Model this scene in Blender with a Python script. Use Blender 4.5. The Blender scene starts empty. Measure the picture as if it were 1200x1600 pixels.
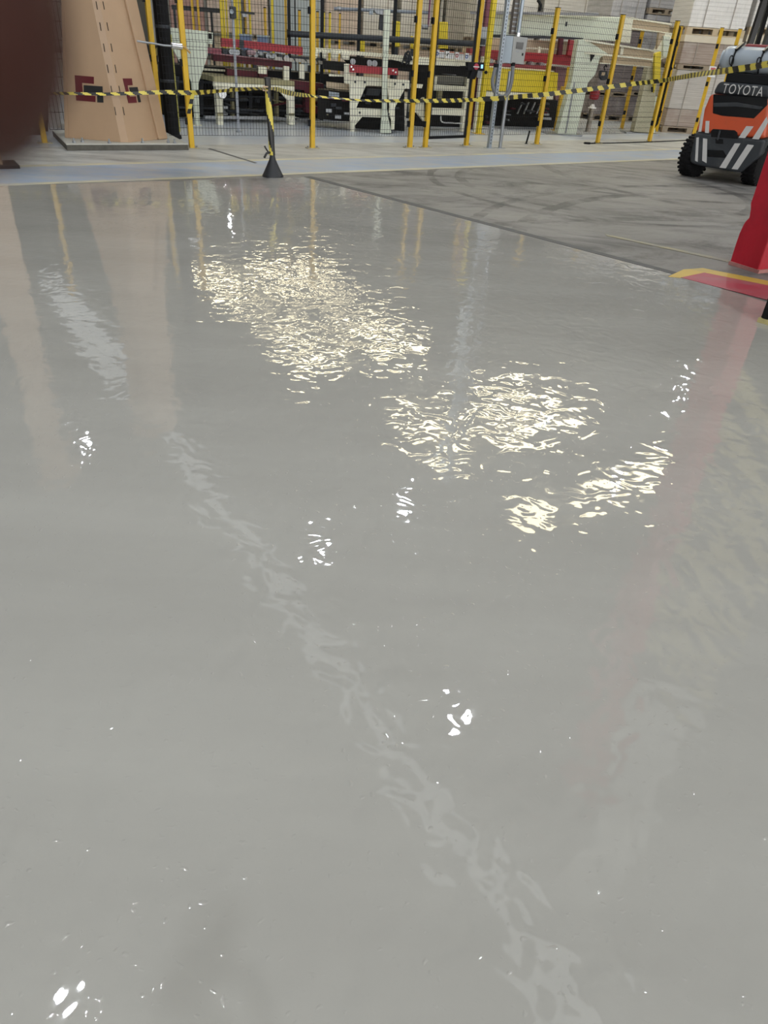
import bpy, bmesh, math, random
import numpy as np
from mathutils import Vector, Matrix
random.seed(7)
S = bpy.context.scene
COL = S.collection
# ------------------------------------------------------------------ camera
FPX, NADIR, EYE = 1100.0, (486.0, 2430.0), 1.5        # focal length in px (1200x1600), image of the plumb line, eye height
_c = np.array([600., 800.]); _d = np.array(NADIR) - _c; _L = np.hypot(*_d)
PITCH = math.atan(FPX / _L); _dn = _d / _L; _rt = np.array([_dn[1], -_dn[0]])
_fw = np.array([0, math.cos(PITCH), -math.sin(PITCH)]); _down = np.array([0, -math.sin(PITCH), -math.cos(PITCH)]); _right = np.array([1., 0, 0])
_o = np.array([0, 0, EYE])
cam_d = bpy.data.cameras.new('camera'); cam = bpy.data.objects.new('camera', cam_d); COL.objects.link(cam); S.camera = cam
cx = _rt[0] * _right + _dn[0] * _down; cy = -(_rt[1] * _right + _dn[1] * _down)
M = Matrix(((cx[0], cy[0], -_fw[0], 0), (cx[1], cy[1], -_fw[1], 0), (cx[2], cy[2], -_fw[2], EYE), (0, 0, 0, 1)))
cam.matrix_world = M
cam_d.sensor_fit = 'VERTICAL'; cam_d.sensor_height = 7.3; cam_d.sensor_width = 5.475
cam_d.lens = 7.3 * FPX / 1600.0
cam_d.clip_start = 0.004; cam_d.clip_end = 300
cam_d.dof.use_dof = True; cam_d.dof.focus_distance = 6.5; cam_d.dof.aperture_fstop = 1.9
# ------------------------------------------------------------------ world, exposure
W = bpy.data.worlds.new('World'); S.world = W; W.use_nodes = True
bg = W.node_tree.nodes['Background']; bg.inputs[0].default_value = (1.0, 0.985, 0.95, 1); bg.inputs[1].default_value = 3.0
vs = S.view_settings; vs.view_transform = 'Standard'; vs.look = 'None'; vs.exposure = 0.0; vs.gamma = 1.0; vs.use_curve_mapping = False
LAMP_W = 75.0          # radiant power of one high-bay lamp
SKY_E = 10.0            # radiance of the roof lights
cy_ = S.cycles; cy_.max_bounces = 4; cy_.diffuse_bounces = 3; cy_.glossy_bounces = 3; cy_.transmission_bounces = 2; cy_.transparent_max_bounces = 4; cy_.caustics_reflective = False; cy_.caustics_refractive = False; cy_.sample_clamp_indirect = 6.0; cy_.use_adaptive_sampling = True; cy_.adaptive_threshold = 0.08; cy_.adaptive_min_samples = 16
# ------------------------------------------------------------------ pixel helpers (photo frame 1200x1600)
def ray(x, y):
    p = np.array([x, y], float) - _c
    d = _fw * FPX + _right * (p @ _rt) + _down * (p @ _dn)
    return d / np.linalg.norm(d)
def G(x, y, z=0.0):
    d = ray(x, y); t = (z - EYE) / d[2]; return Vector(_o + t * d)
def MIR(x, y, z):          # point at height z that the flat floor mirrors to this pixel
    d = ray(x, y); t = -EYE / d[2]; g = _o + t * d; s = z / -d[2]
    return Vector((g[0] + d[0] * s, g[1] + d[1] * s, z))
class PL:                  # upright plane through a floor point, at an angle to the x axis
    def __init__(s, foot, ang, off=0.0):
        s.B = G(*foot) if not isinstance(foot, Vector) else foot.copy()
        a = math.radians(ang); s.ang = ang
        s.t = Vector((math.cos(a), math.sin(a), 0)); s.n = Vector((-math.sin(a), math.cos(a), 0))
        s.B = s.B + s.n * off
    def at(s, x, y, off=0.0):
        d = Vector(ray(x, y)); o = Vector(_o); B = s.B + s.n * off
        return o + d * ((B - o).dot(s.n) / d.dot(s.n))
    def off(s, d): return PL(s.B, s.ang, d)
UA = math.radians(33.5); U = Vector((math.cos(UA), math.sin(UA), 0)); V = Vector((-math.sin(UA), math.cos(UA), 0))
def uv(u, v, z=0): return U * u + V * v + Vector((0, 0, z))
# ------------------------------------------------------------------ mesh builder
class MB:
    def __init__(s): s.v = []; s.f = []; s.m = []; s.smooth = []
    def add(s, vs, fs, mi=0, sm=False):
        b = len(s.v); s.v += [Vector(q) for q in vs]
        for f in fs: s.f.append([i + b for i in f]); s.m.append(mi); s.smooth.append(sm)
        return s
    def obox(s, o, a, b, c, mi=0):          # corner + three edge vectors
        o, a, b, c = map(Vector, (o, a, b, c))
        vs = [o, o + a, o + a + b, o + b, o + c, o + a + c, o + a + b + c, o + b + c]
        fs = [(0, 3, 2, 1), (4, 5, 6, 7), (0, 1, 5, 4), (1, 2, 6, 5), (2, 3, 7, 6), (3, 0, 4, 7)]
        if a.cross(b).dot(c) < 0: fs = [f[::-1] for f in fs]
        return s.add(vs, fs, mi)
    def box(s, c, sx, sy, sz, rz=0.0, mi=0):
        c = Vector(c); a = Vector((math.cos(rz), math.sin(rz), 0)) * sx; b = Vector((-math.sin(rz), math.cos(rz), 0)) * sy; k = Vector((0, 0, sz))
        return s.obox(c - a / 2 - b / 2 - k / 2, a, b, k, mi)
    def prism(s, poly, ext, mi=0):
        poly = [Vector(p) for p in poly]; ext = Vector(ext); n = len(poly)
        nn = Vector((0, 0, 0))
        for i in range(n): nn += poly[i].cross(poly[(i + 1) % n])
        if nn.dot(ext) > 0: poly = poly[::-1]
        vs = poly + [p + ext for p in poly]
        fs = [tuple(range(n)), tuple(range(2 * n - 1, n - 1, -1))]
        for i in range(n): j = (i + 1) % n; fs.append((i, i + n, j + n, j))
        return s.add(vs, fs, mi)
    def bar(s, a, b, w, h, up=(0, 0, 1), mi=0):      # square bar from a to b
        a, b = Vector(a), Vector(b); d = (b - a).normalized(); up = Vector(up)
        if abs(d.dot(up.normalized())) > 0.98: up = Vector((0, 1, 0))
        x = d.cross(up).normalized(); z = x.cross(d).normalized()
        return s.obox(a - x * w / 2 - z * h / 2, b - a, x * w, z * h, mi)
    def cyl(s, a, b, r1, r2=None, n=16, mi=0, cap=True, sm=True):
        a, b = Vector(a), Vector(b); r2 = r1 if r2 is None else r2
        d = (b - a).normalized(); x = d.orthogonal().normalized(); y = d.cross(x)
        vs = []
        for p, r in ((a, r1), (b, r2)):
            for i in range(n):
                t = 2 * math.pi * i / n; vs.append(p + x * (r * math.cos(t)) + y * (r * math.sin(t)))
        s.add(vs, [(i, (i + 1) % n, n + (i + 1) % n, n + i) for i in range(n)], mi, sm)
        if cap: s.add(vs, [tuple(range(n - 1, -1, -1)), tuple(range(n, 2 * n))], mi)
        return s
    def tube(s, pts, r, n=8, mi=0, closed=False):
        pts = [Vector(p) for p in pts]; N = len(pts); rr = r if isinstance(r, (list, tuple)) else [r] * N
        vs = []; x = None
        for k in range(N):
            d = (pts[min(k + 1, N - 1)] - pts[max(k - 1, 0)]).normalized()
            if x is None: x = d.orthogonal().normalized()
            x = (x - d * x.dot(d)).normalized(); y = d.cross(x)
            for i in range(n):
                t = 2 * math.pi * i / n; vs.append(pts[k] + x * (rr[k] * math.cos(t)) + y * (rr[k] * math.sin(t)))
        fs = [(k * n + i, k * n + (i + 1) % n, (k + 1) * n + (i + 1) % n, (k + 1) * n + i) for k in range(N - 1) for i in range(n)]
        s.add(vs, fs, mi, True); s.add(vs, [tuple(range(n - 1, -1, -1)), tuple(range((N - 1) * n, N * n))], mi)
        return s
    def lathe(s, o, axis, prof, n=24, mi=0):         # prof: (distance along axis, radius)
        o = Vector(o); d = Vector(axis).normalized(); x = d.orthogonal().normalized(); y = d.cross(x); vs = []
        for h, r in prof:
            for i in range(n):
                t = 2 * math.pi * i / n; vs.append(o + d * h + x * (r * math.cos(t)) + y * (r * math.sin(t)))
        k = len(prof)
        s.add(vs, [(j * n + i, j * n + (i + 1) % n, (j + 1) * n + (i + 1) % n, (j + 1) * n + i) for j in range(k - 1) for i in range(n)], mi, True)
        s.add(vs, [tuple(range(n - 1, -1, -1)), tuple(range((k - 1) * n, k * n))], mi)
        return s
    def build(s, name, mats, parent=None, bevel=0.0, seg=1):
        me = bpy.data.meshes.new(name)
        vs = s.v
        if parent is not None:
            root = parent
            while root.parent is not None: root = root.parent
            inv = root.matrix_basis.inverted(); vs = [inv @ v for v in vs]
        me.from_pydata([tuple(v) for v in vs], [], s.f)
        if not isinstance(mats, (list, tuple)): mats = [mats]
        for m in mats: me.materials.append(m)
        for i, p in enumerate(me.polygons): p.material_index = s.m[i]; p.use_smooth = s.smooth[i]
        me.update()
        o = bpy.data.objects.new(name, me); COL.objects.link(o)
        if parent is not None: o.parent = parent
        if bevel:
            b = o.modifiers.new('bevel', 'BEVEL'); b.width = bevel; b.segments = seg; b.limit_method = 'ANGLE'; b.angle_limit = 0.6
        return o
def tag(o, label, cat, group=None):
    o['label'] = label; o['category'] = cat
    if group: o['group'] = group
    return o
def thing(name, label, cat, loc=(0, 0, 0), rz=0.0, group=None):
    o = bpy.data.objects.new(name, None); COL.objects.link(o); o.empty_display_size = 0.2
    o.location = loc; o.rotation_euler = (0, 0, rz)
    o.matrix_basis = Matrix.Translation(Vector(loc)) @ Matrix.Rotation(rz, 4, 'Z')
    return tag(o, label, cat, group)
def struct(o): o['kind'] = 'structure'; return o
def dup(root, loc, rz, label, group=None):
    r = root.copy(); COL.objects.link(r); r.matrix_basis = Matrix.Translation(Vector(loc)) @ Matrix.Rotation(rz, 4, 'Z'); r['label'] = label
    if group: r['group'] = group
    def kids(a, b):
        for ch in list(a.children):
            c = ch.copy(); COL.objects.link(c); c.parent = b; kids(ch, c)
    kids(root, r); return r
def slab(parent, name, plane, px, depth, mat, off=0.0, bevel=0.0):   # an outline at its own distance, extruded away from the viewer
    return MB().prism([plane.at(x, y, off) for x, y in px], plane.n * depth).build(name, mat, parent, bevel)
# ------------------------------------------------------------------ materials
MATS = {}
def mat(name, col, rough=0.5, metal=0.0, var=0.12, scale=6.0, bump=0.0, bscale=40.0, spec=0.5, dirt=None, dirt_amt=0.5, emit=None, es=0.0, trans=0.0, alpha=1.0):
    m = bpy.data.materials.new(name); m.use_nodes = True; nt = m.node_tree; N = nt.nodes; Lk = nt.links
    b = N['Principled BSDF']; b.inputs['Roughness'].default_value = rough; b.inputs['Metallic'].default_value = metal
    b.inputs['Specular IOR Level'].default_value = spec
    tc = N.new('ShaderNodeTexCoord'); no = N.new('ShaderNodeTexNoise'); no.inputs['Scale'].default_value = scale; no.inputs['Detail'].default_value = 6; no.inputs['Roughness'].default_value = 0.6
    geo = N.new('ShaderNodeNewGeometry')
    Lk.new(geo.outputs['Position'], no.inputs['Vector'])
    mx = N.new('ShaderNodeMixRGB'); c = Vector(col)
    mx.inputs[1].default_value = (*(c * (1 - var)), 1); mx.inputs[2].default_value = (*[min(1, q * (1 + var)) for q in c], 1)
    Lk.new(no.outputs['Fac'], mx.inputs[0]); out = mx.outputs[0]
    if dirt is not None:
        n2 = N.new('ShaderNodeTexNoise'); n2.inputs['Scale'].default_value = scale * 0.6; n2.inputs['Detail'].default_value = 8; n2.inputs['Roughness'].default_value = 0.7
        Lk.new(geo.outputs['Position'], n2.inputs['Vector'])
        r = N.new('ShaderNodeValToRGB'); r.color_ramp.elements[0].position = 0.48; r.color_ramp.elements[1].position = 0.72
        Lk.new(n2.outputs['Fac'], r.inputs[0])
        ml = N.new('ShaderNodeMath'); ml.operation = 'MULTIPLY'; ml.inputs[1].default_value = dirt_amt; Lk.new(r.outputs[0], ml.inputs[0])
        m2 = N.new('ShaderNodeMixRGB'); Lk.new(ml.outputs[0], m2.inputs[0]); Lk.new(out, m2.inputs[1]); m2.inputs[2].default_value = (*dirt, 1); out = m2.outputs[0]
    Lk.new(out, b.inputs['Base Color'])
    if bump:
        nb = N.new('ShaderNodeTexNoise'); nb.inputs['Scale'].default_value = bscale; nb.inputs['Detail'].default_value = 4; Lk.new(geo.outputs['Position'], nb.inputs['Vector'])
        bp = N.new('ShaderNodeBump'); bp.inputs['Distance'].default_value = bump; bp.inputs['Strength'].default_value = 1.0
        Lk.new(nb.outputs['Fac'], bp.inputs['Height']); Lk.new(bp.outputs[0], b.inputs['Normal'])
    if emit: b.inputs['Emission Color'].default_value = (*emit, 1); b.inputs['Emission Strength'].default_value = es
    if trans: b.inputs['Transmission Weight'].default_value = trans
    if alpha < 1: b.inputs['Alpha'].default_value = alpha
    MATS[name] = m; return m
yellow = mat('yellow_paint', (0.68, 0.42, 0.018), 0.42, var=0.1, dirt=(0.25, 0.16, 0.03), dirt_amt=0.35)
yellow2 = mat('bright_yellow_paint', (0.75, 0.58, 0.02), 0.45, var=0.1, dirt=(0.3, 0.22, 0.03), dirt_amt=0.3)
black_steel = mat('black_steel', (0.010, 0.011, 0.013), 0.45, var=0.2, spec=0.15)
wire_m = mat('black_wire', (0.012, 0.013, 0.015), 0.5, spec=0.15)
rubber = mat('black_rubber', (0.010, 0.010, 0.011), 0.75, var=0.3, bump=0.004, bscale=60, spec=0.15)
cream = mat('cream_paint', (0.86, 0.84, 0.68), 0.5, var=0.08, scale=3, dirt=(0.30, 0.28, 0.18), dirt_amt=0.4)
palegreen = mat('pale_green_paint', (0.70, 0.75, 0.62), 0.5, var=0.06, scale=3, dirt=(0.35, 0.36, 0.28), dirt_amt=0.25)
olive = mat('olive_paint', (0.34, 0.31, 0.17), 0.55, var=0.12, dirt=(0.15, 0.13, 0.08))
tanp = mat('tan_paint', (0.50, 0.40, 0.27), 0.55, var=0.08, scale=3)
redp = mat('red_paint', (0.36, 0.018, 0.03), 0.45, var=0.15, dirt=(0.12, 0.02, 0.02), dirt_amt=0.4)
burg = mat('burgundy_paint', (0.095, 0.010, 0.020), 0.5, spec=0.3, var=0.25, dirt=(0.03, 0.015, 0.015))
dark = mat('dark_machinery_shade', (0.012, 0.0115, 0.011), 0.6, var=0.4, scale=12, spec=0.15)  # near-black tone also stands for the shade under the machines
darkg = mat('dark_grey_steel', (0.040, 0.046, 0.055), 0.5, var=0.3, scale=8, spec=0.3)
greym = mat('grey_metal', (0.32, 0.34, 0.36), 0.4, 0.6, var=0.2, scale=9)
galv = mat('galvanised_steel', (0.38, 0.44, 0.50), 0.38, 0.55, var=0.15, scale=30)
bluegrey = mat('blue_grey_paint', (0.40, 0.47, 0.53), 0.45, var=0.08)
boxgrey = mat('enclosure_grey', (0.36, 0.37, 0.36), 0.5, var=0.08)
white_s = mat('white_sheet', (0.75, 0.75, 0.74), 0.5, var=0.06)
chrome = mat('bright_metal', (0.7, 0.72, 0.74), 0.25, 0.9, var=0.1)
# ------------------------------------------------------------------ floor materials
def floor_nodes(name):
    m = bpy.data.materials.new(name); m.use_nodes = True; nt = m.node_tree
    geo = nt.nodes.new('ShaderNodeNewGeometry'); return m, nt, nt.nodes, nt.links, nt.nodes['Principled BSDF'], geo.outputs['Position']
def noise(nt, vec, scale, detail=5, rough=0.55, dist=0.0):
    n = nt.nodes.new('ShaderNodeTexNoise'); n.inputs['Scale'].default_value = scale; n.inputs['Detail'].default_value = detail; n.inputs['Roughness'].default_value = rough; n.inputs['Distortion'].default_value = dist
    nt.links.new(vec, n.inputs['Vector']); return n.outputs['Fac']
def ramp(nt, fac, p0, p1, c0=(0, 0, 0), c1=(1, 1, 1)):
    r = nt.nodes.new('ShaderNodeValToRGB'); e = r.color_ramp.elements; e[0].position = p0; e[1].position = p1; e[0].color = (*c0, 1); e[1].color = (*c1, 1)
    nt.links.new(fac, r.inputs[0]); return r.outputs[0]
def math_n(nt, op, a, b=None):
    n = nt.nodes.new('ShaderNodeMath'); n.operation = op
    for i, q in enumerate((a, b)):
        if q is None: continue
        if isinstance(q, (int, float)): n.inputs[i].default_value = q
        else: nt.links.new(q, n.inputs[i])
    return n.outputs[0]
def mix(nt, f, a, b):
    n = nt.nodes.new('ShaderNodeMixRGB')
    for i, q in enumerate((f, a, b)):
        if isinstance(q, (int, float)): n.inputs[i].default_value = q
        elif isinstance(q, tuple): n.inputs[i].default_value = (*q, 1)
        else: nt.links.new(q, n.inputs[i])
    return n.outputs[0]
def mapping(nt, vec, rz=0.0, sc=(1, 1, 1), loc=(0, 0, 0)):
    n = nt.nodes.new('ShaderNodeMapping'); n.inputs['Rotation'].default_value = (0, 0, rz); n.inputs['Scale'].default_value = sc; n.inputs['Location'].default_value = loc
    nt.links.new(vec, n.inputs['Vector']); return n.outputs[0]
def bump(nt, h, dist, bsdf, prev=None):
    n = nt.nodes.new('ShaderNodeBump'); n.inputs['Distance'].default_value = dist; n.inputs['Strength'].default_value = 1.0
    nt.links.new(h, n.inputs['Height'])
    if prev is not None: nt.links.new(prev, n.inputs['Normal'])
    nt.links.new(n.outputs[0], bsdf.inputs['Normal']); return n.outputs[0]
# fresh self-levelling coating, still wet
coat, nt, N, Lk, b, pos = floor_nodes('wet_grey_coating')
big = noise(nt, mapping(nt, pos, 0.80, (0.35, 2.0, 1)), 1.3, 4, 0.5)
c = mix(nt, ramp(nt, big, .3, .7), (0.366, 0.355, 0.324), (0.416, 0.405, 0.370))
Lk.new(c, b.inputs['Base Color']); b.inputs['Roughness'].default_value = 0.02; b.inputs['IOR'].default_value = 1.62
b1 = bump(nt, noise(nt, mapping(nt, pos, 0.8, (0.7, 1.4, 1)), 1.9, 1.0, 0.4, 0.4), 0.0020, b)
sx_ = N.new('ShaderNodeSeparateXYZ'); Lk.new(pos, sx_.inputs[0]); mr = N.new('ShaderNodeMapRange'); Lk.new(sx_.outputs['X'], mr.inputs['Value'])      # rolled harder towards the fence corner
for k_, v_ in (('From Min', -1.5), ('From Max', -0.5), ('To Min', 0.55), ('To Max', 1.0)): mr.inputs[k_].default_value = v_
rip = math_n(nt, 'MULTIPLY', mr.outputs[0], ramp(nt, noise(nt, pos, 0.9, 2, 0.5), 0.25, 0.6, (0.55,) * 3, (1.0,) * 3))
b2 = bump(nt, math_n(nt, 'MULTIPLY', noise(nt, pos, 8.5, 1.0, 0.5, 0.8), rip), 0.0032, b, b1)
b3 = bump(nt, math_n(nt, 'MULTIPLY', noise(nt, pos, 28, 0.5, 0.5), rip), 0.00022, b, b2)
b4 = bump(nt, ramp(nt, noise(nt, pos, 75, 0.5, 0.4), 0.70, 0.86), 0.0007, b, b3)
# worn concrete with tyre marks
conc, nt, N, Lk, b, pos = floor_nodes('worn_concrete')
g1 = noise(nt, pos, 0.7, 6, 0.62); g2 = noise(nt, mapping(nt, pos, 0.75, (0.6, 1.5, 1)), 1.0, 9, 0.72, 1.2); g3 = noise(nt, pos, 6, 9, 0.78)
c = mix(nt, ramp(nt, g1, 0.3, 0.7), (0.185, 0.178, 0.165), (0.26, 0.25, 0.232))
c = mix(nt, ramp(nt, g2, 0.48, 0.70), c, (0.085, 0.081, 0.076))
c = mix(nt, ramp(nt, g3, 0.55, 0.8), c, (0.30, 0.29, 0.27))
arc_break = ramp(nt, noise(nt, pos, 1.3, 5, 0.65), 0.42, 0.62)
for (ax, ay, r, w) in ((2.6, 10.4, 1.9, 0.07), (2.6, 10.4, 2.3, 0.05), (3.6, 13.2, 3.4, 0.06), (5.4, 6.3, 4.4, 0.08), (5.4, 6.3, 4.9, 0.06), (1.2, 15.5, 5.2, 0.07), (6.0, 12.4, 3.9, 0.08), (4.2, 3.0, 5.6, 0.09)):
    ds = N.new('ShaderNodeVectorMath'); ds.operation = 'DISTANCE'; Lk.new(pos, ds.inputs[0]); ds.inputs[1].default_value = (ax, ay, 0)
    k = math_n(nt, 'ABSOLUTE', math_n(nt, 'SUBTRACT', ds.outputs['Value'], r))
    k = math_n(nt, 'LESS_THAN', math_n(nt, 'ADD', k, math_n(nt, 'MULTIPLY', math_n(nt, 'SUBTRACT', g3, 0.5), 0.12)), w)
    c = mix(nt, math_n(nt, 'MULTIPLY', math_n(nt, 'MULTIPLY', k, arc_break), 0.8), c, (0.06, 0.058, 0.056))
Lk.new(c, b.inputs['Base Color']); Lk.new(ramp(nt, g2, 0.3, 0.7, (0.45,) * 3, (0.75,) * 3), b.inputs['Roughness'])
bump(nt, g3, 0.004, b)
# light concrete by the fence
conl, nt, N, Lk, b, pos = floor_nodes('pale_concrete')
g1 = noise(nt, pos, 0.8, 7, 0.65); g3 = noise(nt, mapping(nt, pos, -UA, (0.5, 2.0, 1)), 2.2, 8, 0.7)
c = mix(nt, ramp(nt, g1, 0.3, 0.7), (0.43, 0.425, 0.395), (0.56, 0.555, 0.52))
c = mix(nt, ramp(nt, g3, 0.44, 0.68), c, (0.25, 0.248, 0.238))
Lk.new(c, b.inputs['Base Color']); b.inputs['Roughness'].default_value = 0.5
# machine hall floor, painted bluish white
conm, nt, N, Lk, b, pos = floor_nodes('machine_bay_floor')
g1 = noise(nt, pos, 1.1, 6, 0.6)
c = mix(nt, ramp(nt, g1, 0.35, 0.7), (0.42, 0.46, 0.52), (0.55, 0.56, 0.56))
Lk.new(c, b.inputs['Base Color']); b.inputs['Roughness'].default_value = 0.35
def worn(name, col, under, amt=(0.45, 0.7), sc=2.5, rough=0.4):
    m, nt, N, Lk, b, pos = floor_nodes(name)
    g = noise(nt, mapping(nt, pos, -UA, (0.6, 1.8, 1)), sc, 8, 0.72); g2 = noise(nt, pos, 0.9, 4)
    c = mix(nt, ramp(nt, g2, 0.3, 0.7), tuple(q * 0.85 for q in col), tuple(min(1, q * 1.15) for q in col))
    Lk.new(mix(nt, ramp(nt, g, *amt), c, under), b.inputs['Base Color']); b.inputs['Roughness'].default_value = rough; return m
bluep = worn('worn_blue_paint', (0.30, 0.38, 0.50), (0.42, 0.425, 0.43), (0.40, 0.62))
linep = worn('worn_yellow_line', (0.60, 0.55, 0.36), (0.45, 0.44, 0.39), (0.40, 0.58))
lineb = worn('yellow_line_paint', (0.62, 0.43, 0.08), (0.4, 0.33, 0.15), (0.55, 0.8))
redfloor = worn('worn_red_floor_paint', (0.42, 0.055, 0.085), (0.33, 0.2, 0.2), (0.45, 0.8))
# ------------------------------------------------------------------ floor geometry
def sheet(name, pts, z, th, m, parent=None):
    return MB().prism([Vector((p[0], p[1], z)) for p in pts], (0, 0, -th)).build(name, m, parent)
floor = struct(sheet('floor', [(-45, -14), (60, -14), (60, 75), (-45, 75)], 0.0, 0.3, conc))
E0, E1 = G(478, 277), G(1062, 432)
ed = (E1 - E0).normalized()
Wl = G(0, 291); wd = (E0 - Wl).normalized()
E2 = G(1200, 474) + (G(1200, 474) - E1).normalized() * 3
struct(sheet('floor_coating', [E0, Wl, Wl - wd * 14, Vector((-18, -8, 0)), Vector((14, -8, 0)), E2 + Vector((6, -3, 0)), E2, E1], 0.004, 0.003, coat))
# walkway: yellow edge line, blue strip, yellow edge line, then pale concrete and the machine bay
def strip(name, a, b, m, z=0.003):
    (a0, a1), (b0, b1) = a, b
    da, db = (a1 - a0).normalized(), (b1 - b0).normalized()
    pts = [a0 - da * 14, a1 + da * 14, b1 + db * 14, b0 - db * 14]
    return struct(sheet(name, pts, z, 0.0025, m))
near = (G(0, 291), G(1075, 249)); near2 = (G(0, 288), G(1075, 247))
far = (G(0, 262.5), G(1075, 234)); far2 = (G(0, 259.5), G(1075, 232.2))
strip('trim_1', near, near2, linep, 0.0045)
strip('floor_walkway', near2, far, bluep, 0.0035)
strip('trim_2', far, far2, linep, 0.0045)
fa, fb = G(300, 227), G(1014, 218)
strip('floor_apron', far2, (fa, fb), conl, 0.003)
fd = (fb - fa).normalized(); fn = Vector((-fd.y, fd.x, 0))
struct(sheet('floor_machine_bay', [fa - fd * 14, fb + fd * 14, fb + fd * 14 + fn * 30, fa - fd * 14 + fn * 30], 0.0032, 0.0025, conm))
struct(MB().prism([E0 + Vector((-.02, 0, .006)), E1 + Vector((0, 0, .006)), E1 + Vector((.06, .06, .006)), E0 + Vector((.05, .07, .006))], (0, 0, -.005)).build('trim_3', mat('dark_joint', (0.10, 0.10, 0.098), 0.7, var=0.3)))
# red patch with yellow border at the column
rp = [G(1062, 434), G(1098, 424), G(1200, 446), G(1200, 470)]
yb = [G(1044, 433), G(1068, 422), G(1098, 420), G(1200, 440), G(1200, 447), G(1100, 427), G(1062, 435)]
struct(sheet('floor_red_patch', rp, 0.0062, 0.003, redfloor)); struct(sheet('trim_4', yb, 0.0066, 0.003, lineb))
struct(sheet('trim_5', [G(945, 366), G(948, 369), G(1142, 411), G(1140, 407)], 0.004, 0.003, worn('faint_yellow_line', (0.36, 0.32, 0.17), (0.24, 0.23, 0.2), (0.38, 0.6), 5)))
# joints in the apron
jm = MATS['dark_joint']
struct(sheet('trim_6', [G(325, 233), G(328, 232), G(402, 255), G(398, 255.6)], 0.0052, 0.002, jm))
# ------------------------------------------------------------------ hall shell
roofm = mat('roof_sheet', (0.27, 0.275, 0.27), 0.6, var=0.06, scale=0.6)
steelw = mat('roof_steel', (0.45, 0.46, 0.46), 0.5, var=0.05)
wallm = mat('wall_cladding', (0.45, 0.455, 0.45), 0.6, var=0.06, scale=0.5)
RZ = 8.3
ceil = struct(MB().obox(uv(-26, -12, RZ), U * 74, V * 62, (0, 0, 0.15)).build('ceiling', roofm))
skyf = mat('far_roof_light', (0.9, 0.85, 0.7), 0.6, emit=(1.0, 0.86, 0.55), es=SKY_E * 1.0)
skym = mat('roof_light', (0.9, 0.85, 0.7), 0.6, emit=(1.0, 0.86, 0.55), es=SKY_E)
lights_v = [(10.0, 0.6), (13.5, 0.5), (14.9, 0.55), (16.3, 0.45)] + [(20.9 + 2.0 * k, 0.6) for k in range(7)]
for v, w in lights_v:
    u0, u1 = (10.8, 16.6) if v < 19 else (9.9, 15.2 + (v - 20) * 0.15)
    MB().obox(uv(u0, v, RZ - 0.06), U * (u1 - u0), V * w, (0, 0, 0.05)).build('roof_light', skym if v < 19 else skyf, ceil)
for k in range(9):
    u = -16.3 + 7 * k
    m = MB(); m.obox(uv(u, -12, RZ - 0.75), U * 0.25, V * 62, (0, 0, 0.1)); m.obox(uv(u, -12, RZ - 0.25), U * 0.25, V * 62, (0, 0, 0.1)); m.obox(uv(u + .1, -12, RZ - 0.65), U * 0.05, V * 62, (0, 0, 0.45))
    m.build('roof_beam', steelw, ceil)
coolm = mat('cool_roof_light', (0.85, 0.88, 0.9), 0.6, emit=(0.93, 0.98, 1.0), es=0.55)
for v0, v1, u0, w in ((-3, 21.5, 4.2, .32), (21.8, 34, 3.7, 1.0), (4, 30, 19.5, .4)):
    MB().obox(uv(u0, v0, RZ - 0.3), U * w, V * (v1 - v0), (0, 0, 0.05)).build('roof_light', coolm, ceil)
for k in range(34):
    v = -11 + 1.8 * k
    MB().obox(uv(-26, v, RZ - 0.22), U * 74, V * 0.09, (0, 0, 0.2)).build('purlin', steelw, ceil)
for nm, o, a in (('wall_back', uv(-26, 50), U * 74), ('wall_left', uv(-26, -12), V * 62), ('wall_right', uv(48, -12), V * 62)):
    n = Vector((-a.y, a.x, 0)).normalized() * 0.2
    struct(MB().obox(o, a, n, (0, 0, RZ)).build(nm, wallm))
# ------------------------------------------------------------------ high-bay lamps
lampglass = mat('lamp_lens', (0.95, 0.97, 1.0), 0.3)
def lamp(p, label, power=LAMP_W):
    t = thing('high_bay_lamp', label, 'lamp', p, 0, 'high bay lamps under the roof')
    MB().lathe(p, (0, 0, 1), [(0.0, 0.21), (0.05, 0.22), (0.09, 0.2), (0.12, 0.1), (0.26, 0.09), (0.28, 0.03)], 20).build('housing', darkg, t)
    MB().lathe(p + Vector((0, 0, -0.012)), (0, 0, 1), [(0, 0.19), (0.012, 0.2)], 20).build('lens', lampglass, t)
    MB().cyl(p + Vector((0, 0, .28)), Vector((p.x, p.y, RZ)), 0.008, n=6).build('suspension_wire', greym, t)
    d = bpy.data.lights.new('lamp_light', 'AREA'); d.shape = 'DISK'; d.size = 0.2; d.energy = power; d.color = (0.90, 0.95, 1.0)
    o = bpy.data.objects.new('lamp_light', d); COL.objects.link(o); o.parent = t; o.location = (0, 0, -0.02)
LZ = 7.3
mir = [((130, 700), 'high bay lamp mirrored left of the coating centre'), ((630, 790), 'high bay lamp mirrored at the middle of the coating'),
       ((500, 856), 'high bay lamp mirrored just below the coating centre'), ((1015, 935), 'high bay lamp mirrored at right on the coating'),
       ((715, 1120), 'high bay lamp mirrored low on the coating'), ((108, 1575), 'high bay lamp mirrored at the lower left corner'),
       ((1062, 612), 'high bay lamp mirrored beside the red column'), ((360, 345), 'far high bay lamp mirrored near the yellow line')]
for p, l in mir: lamp(MIR(*p, LZ), l)
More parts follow.
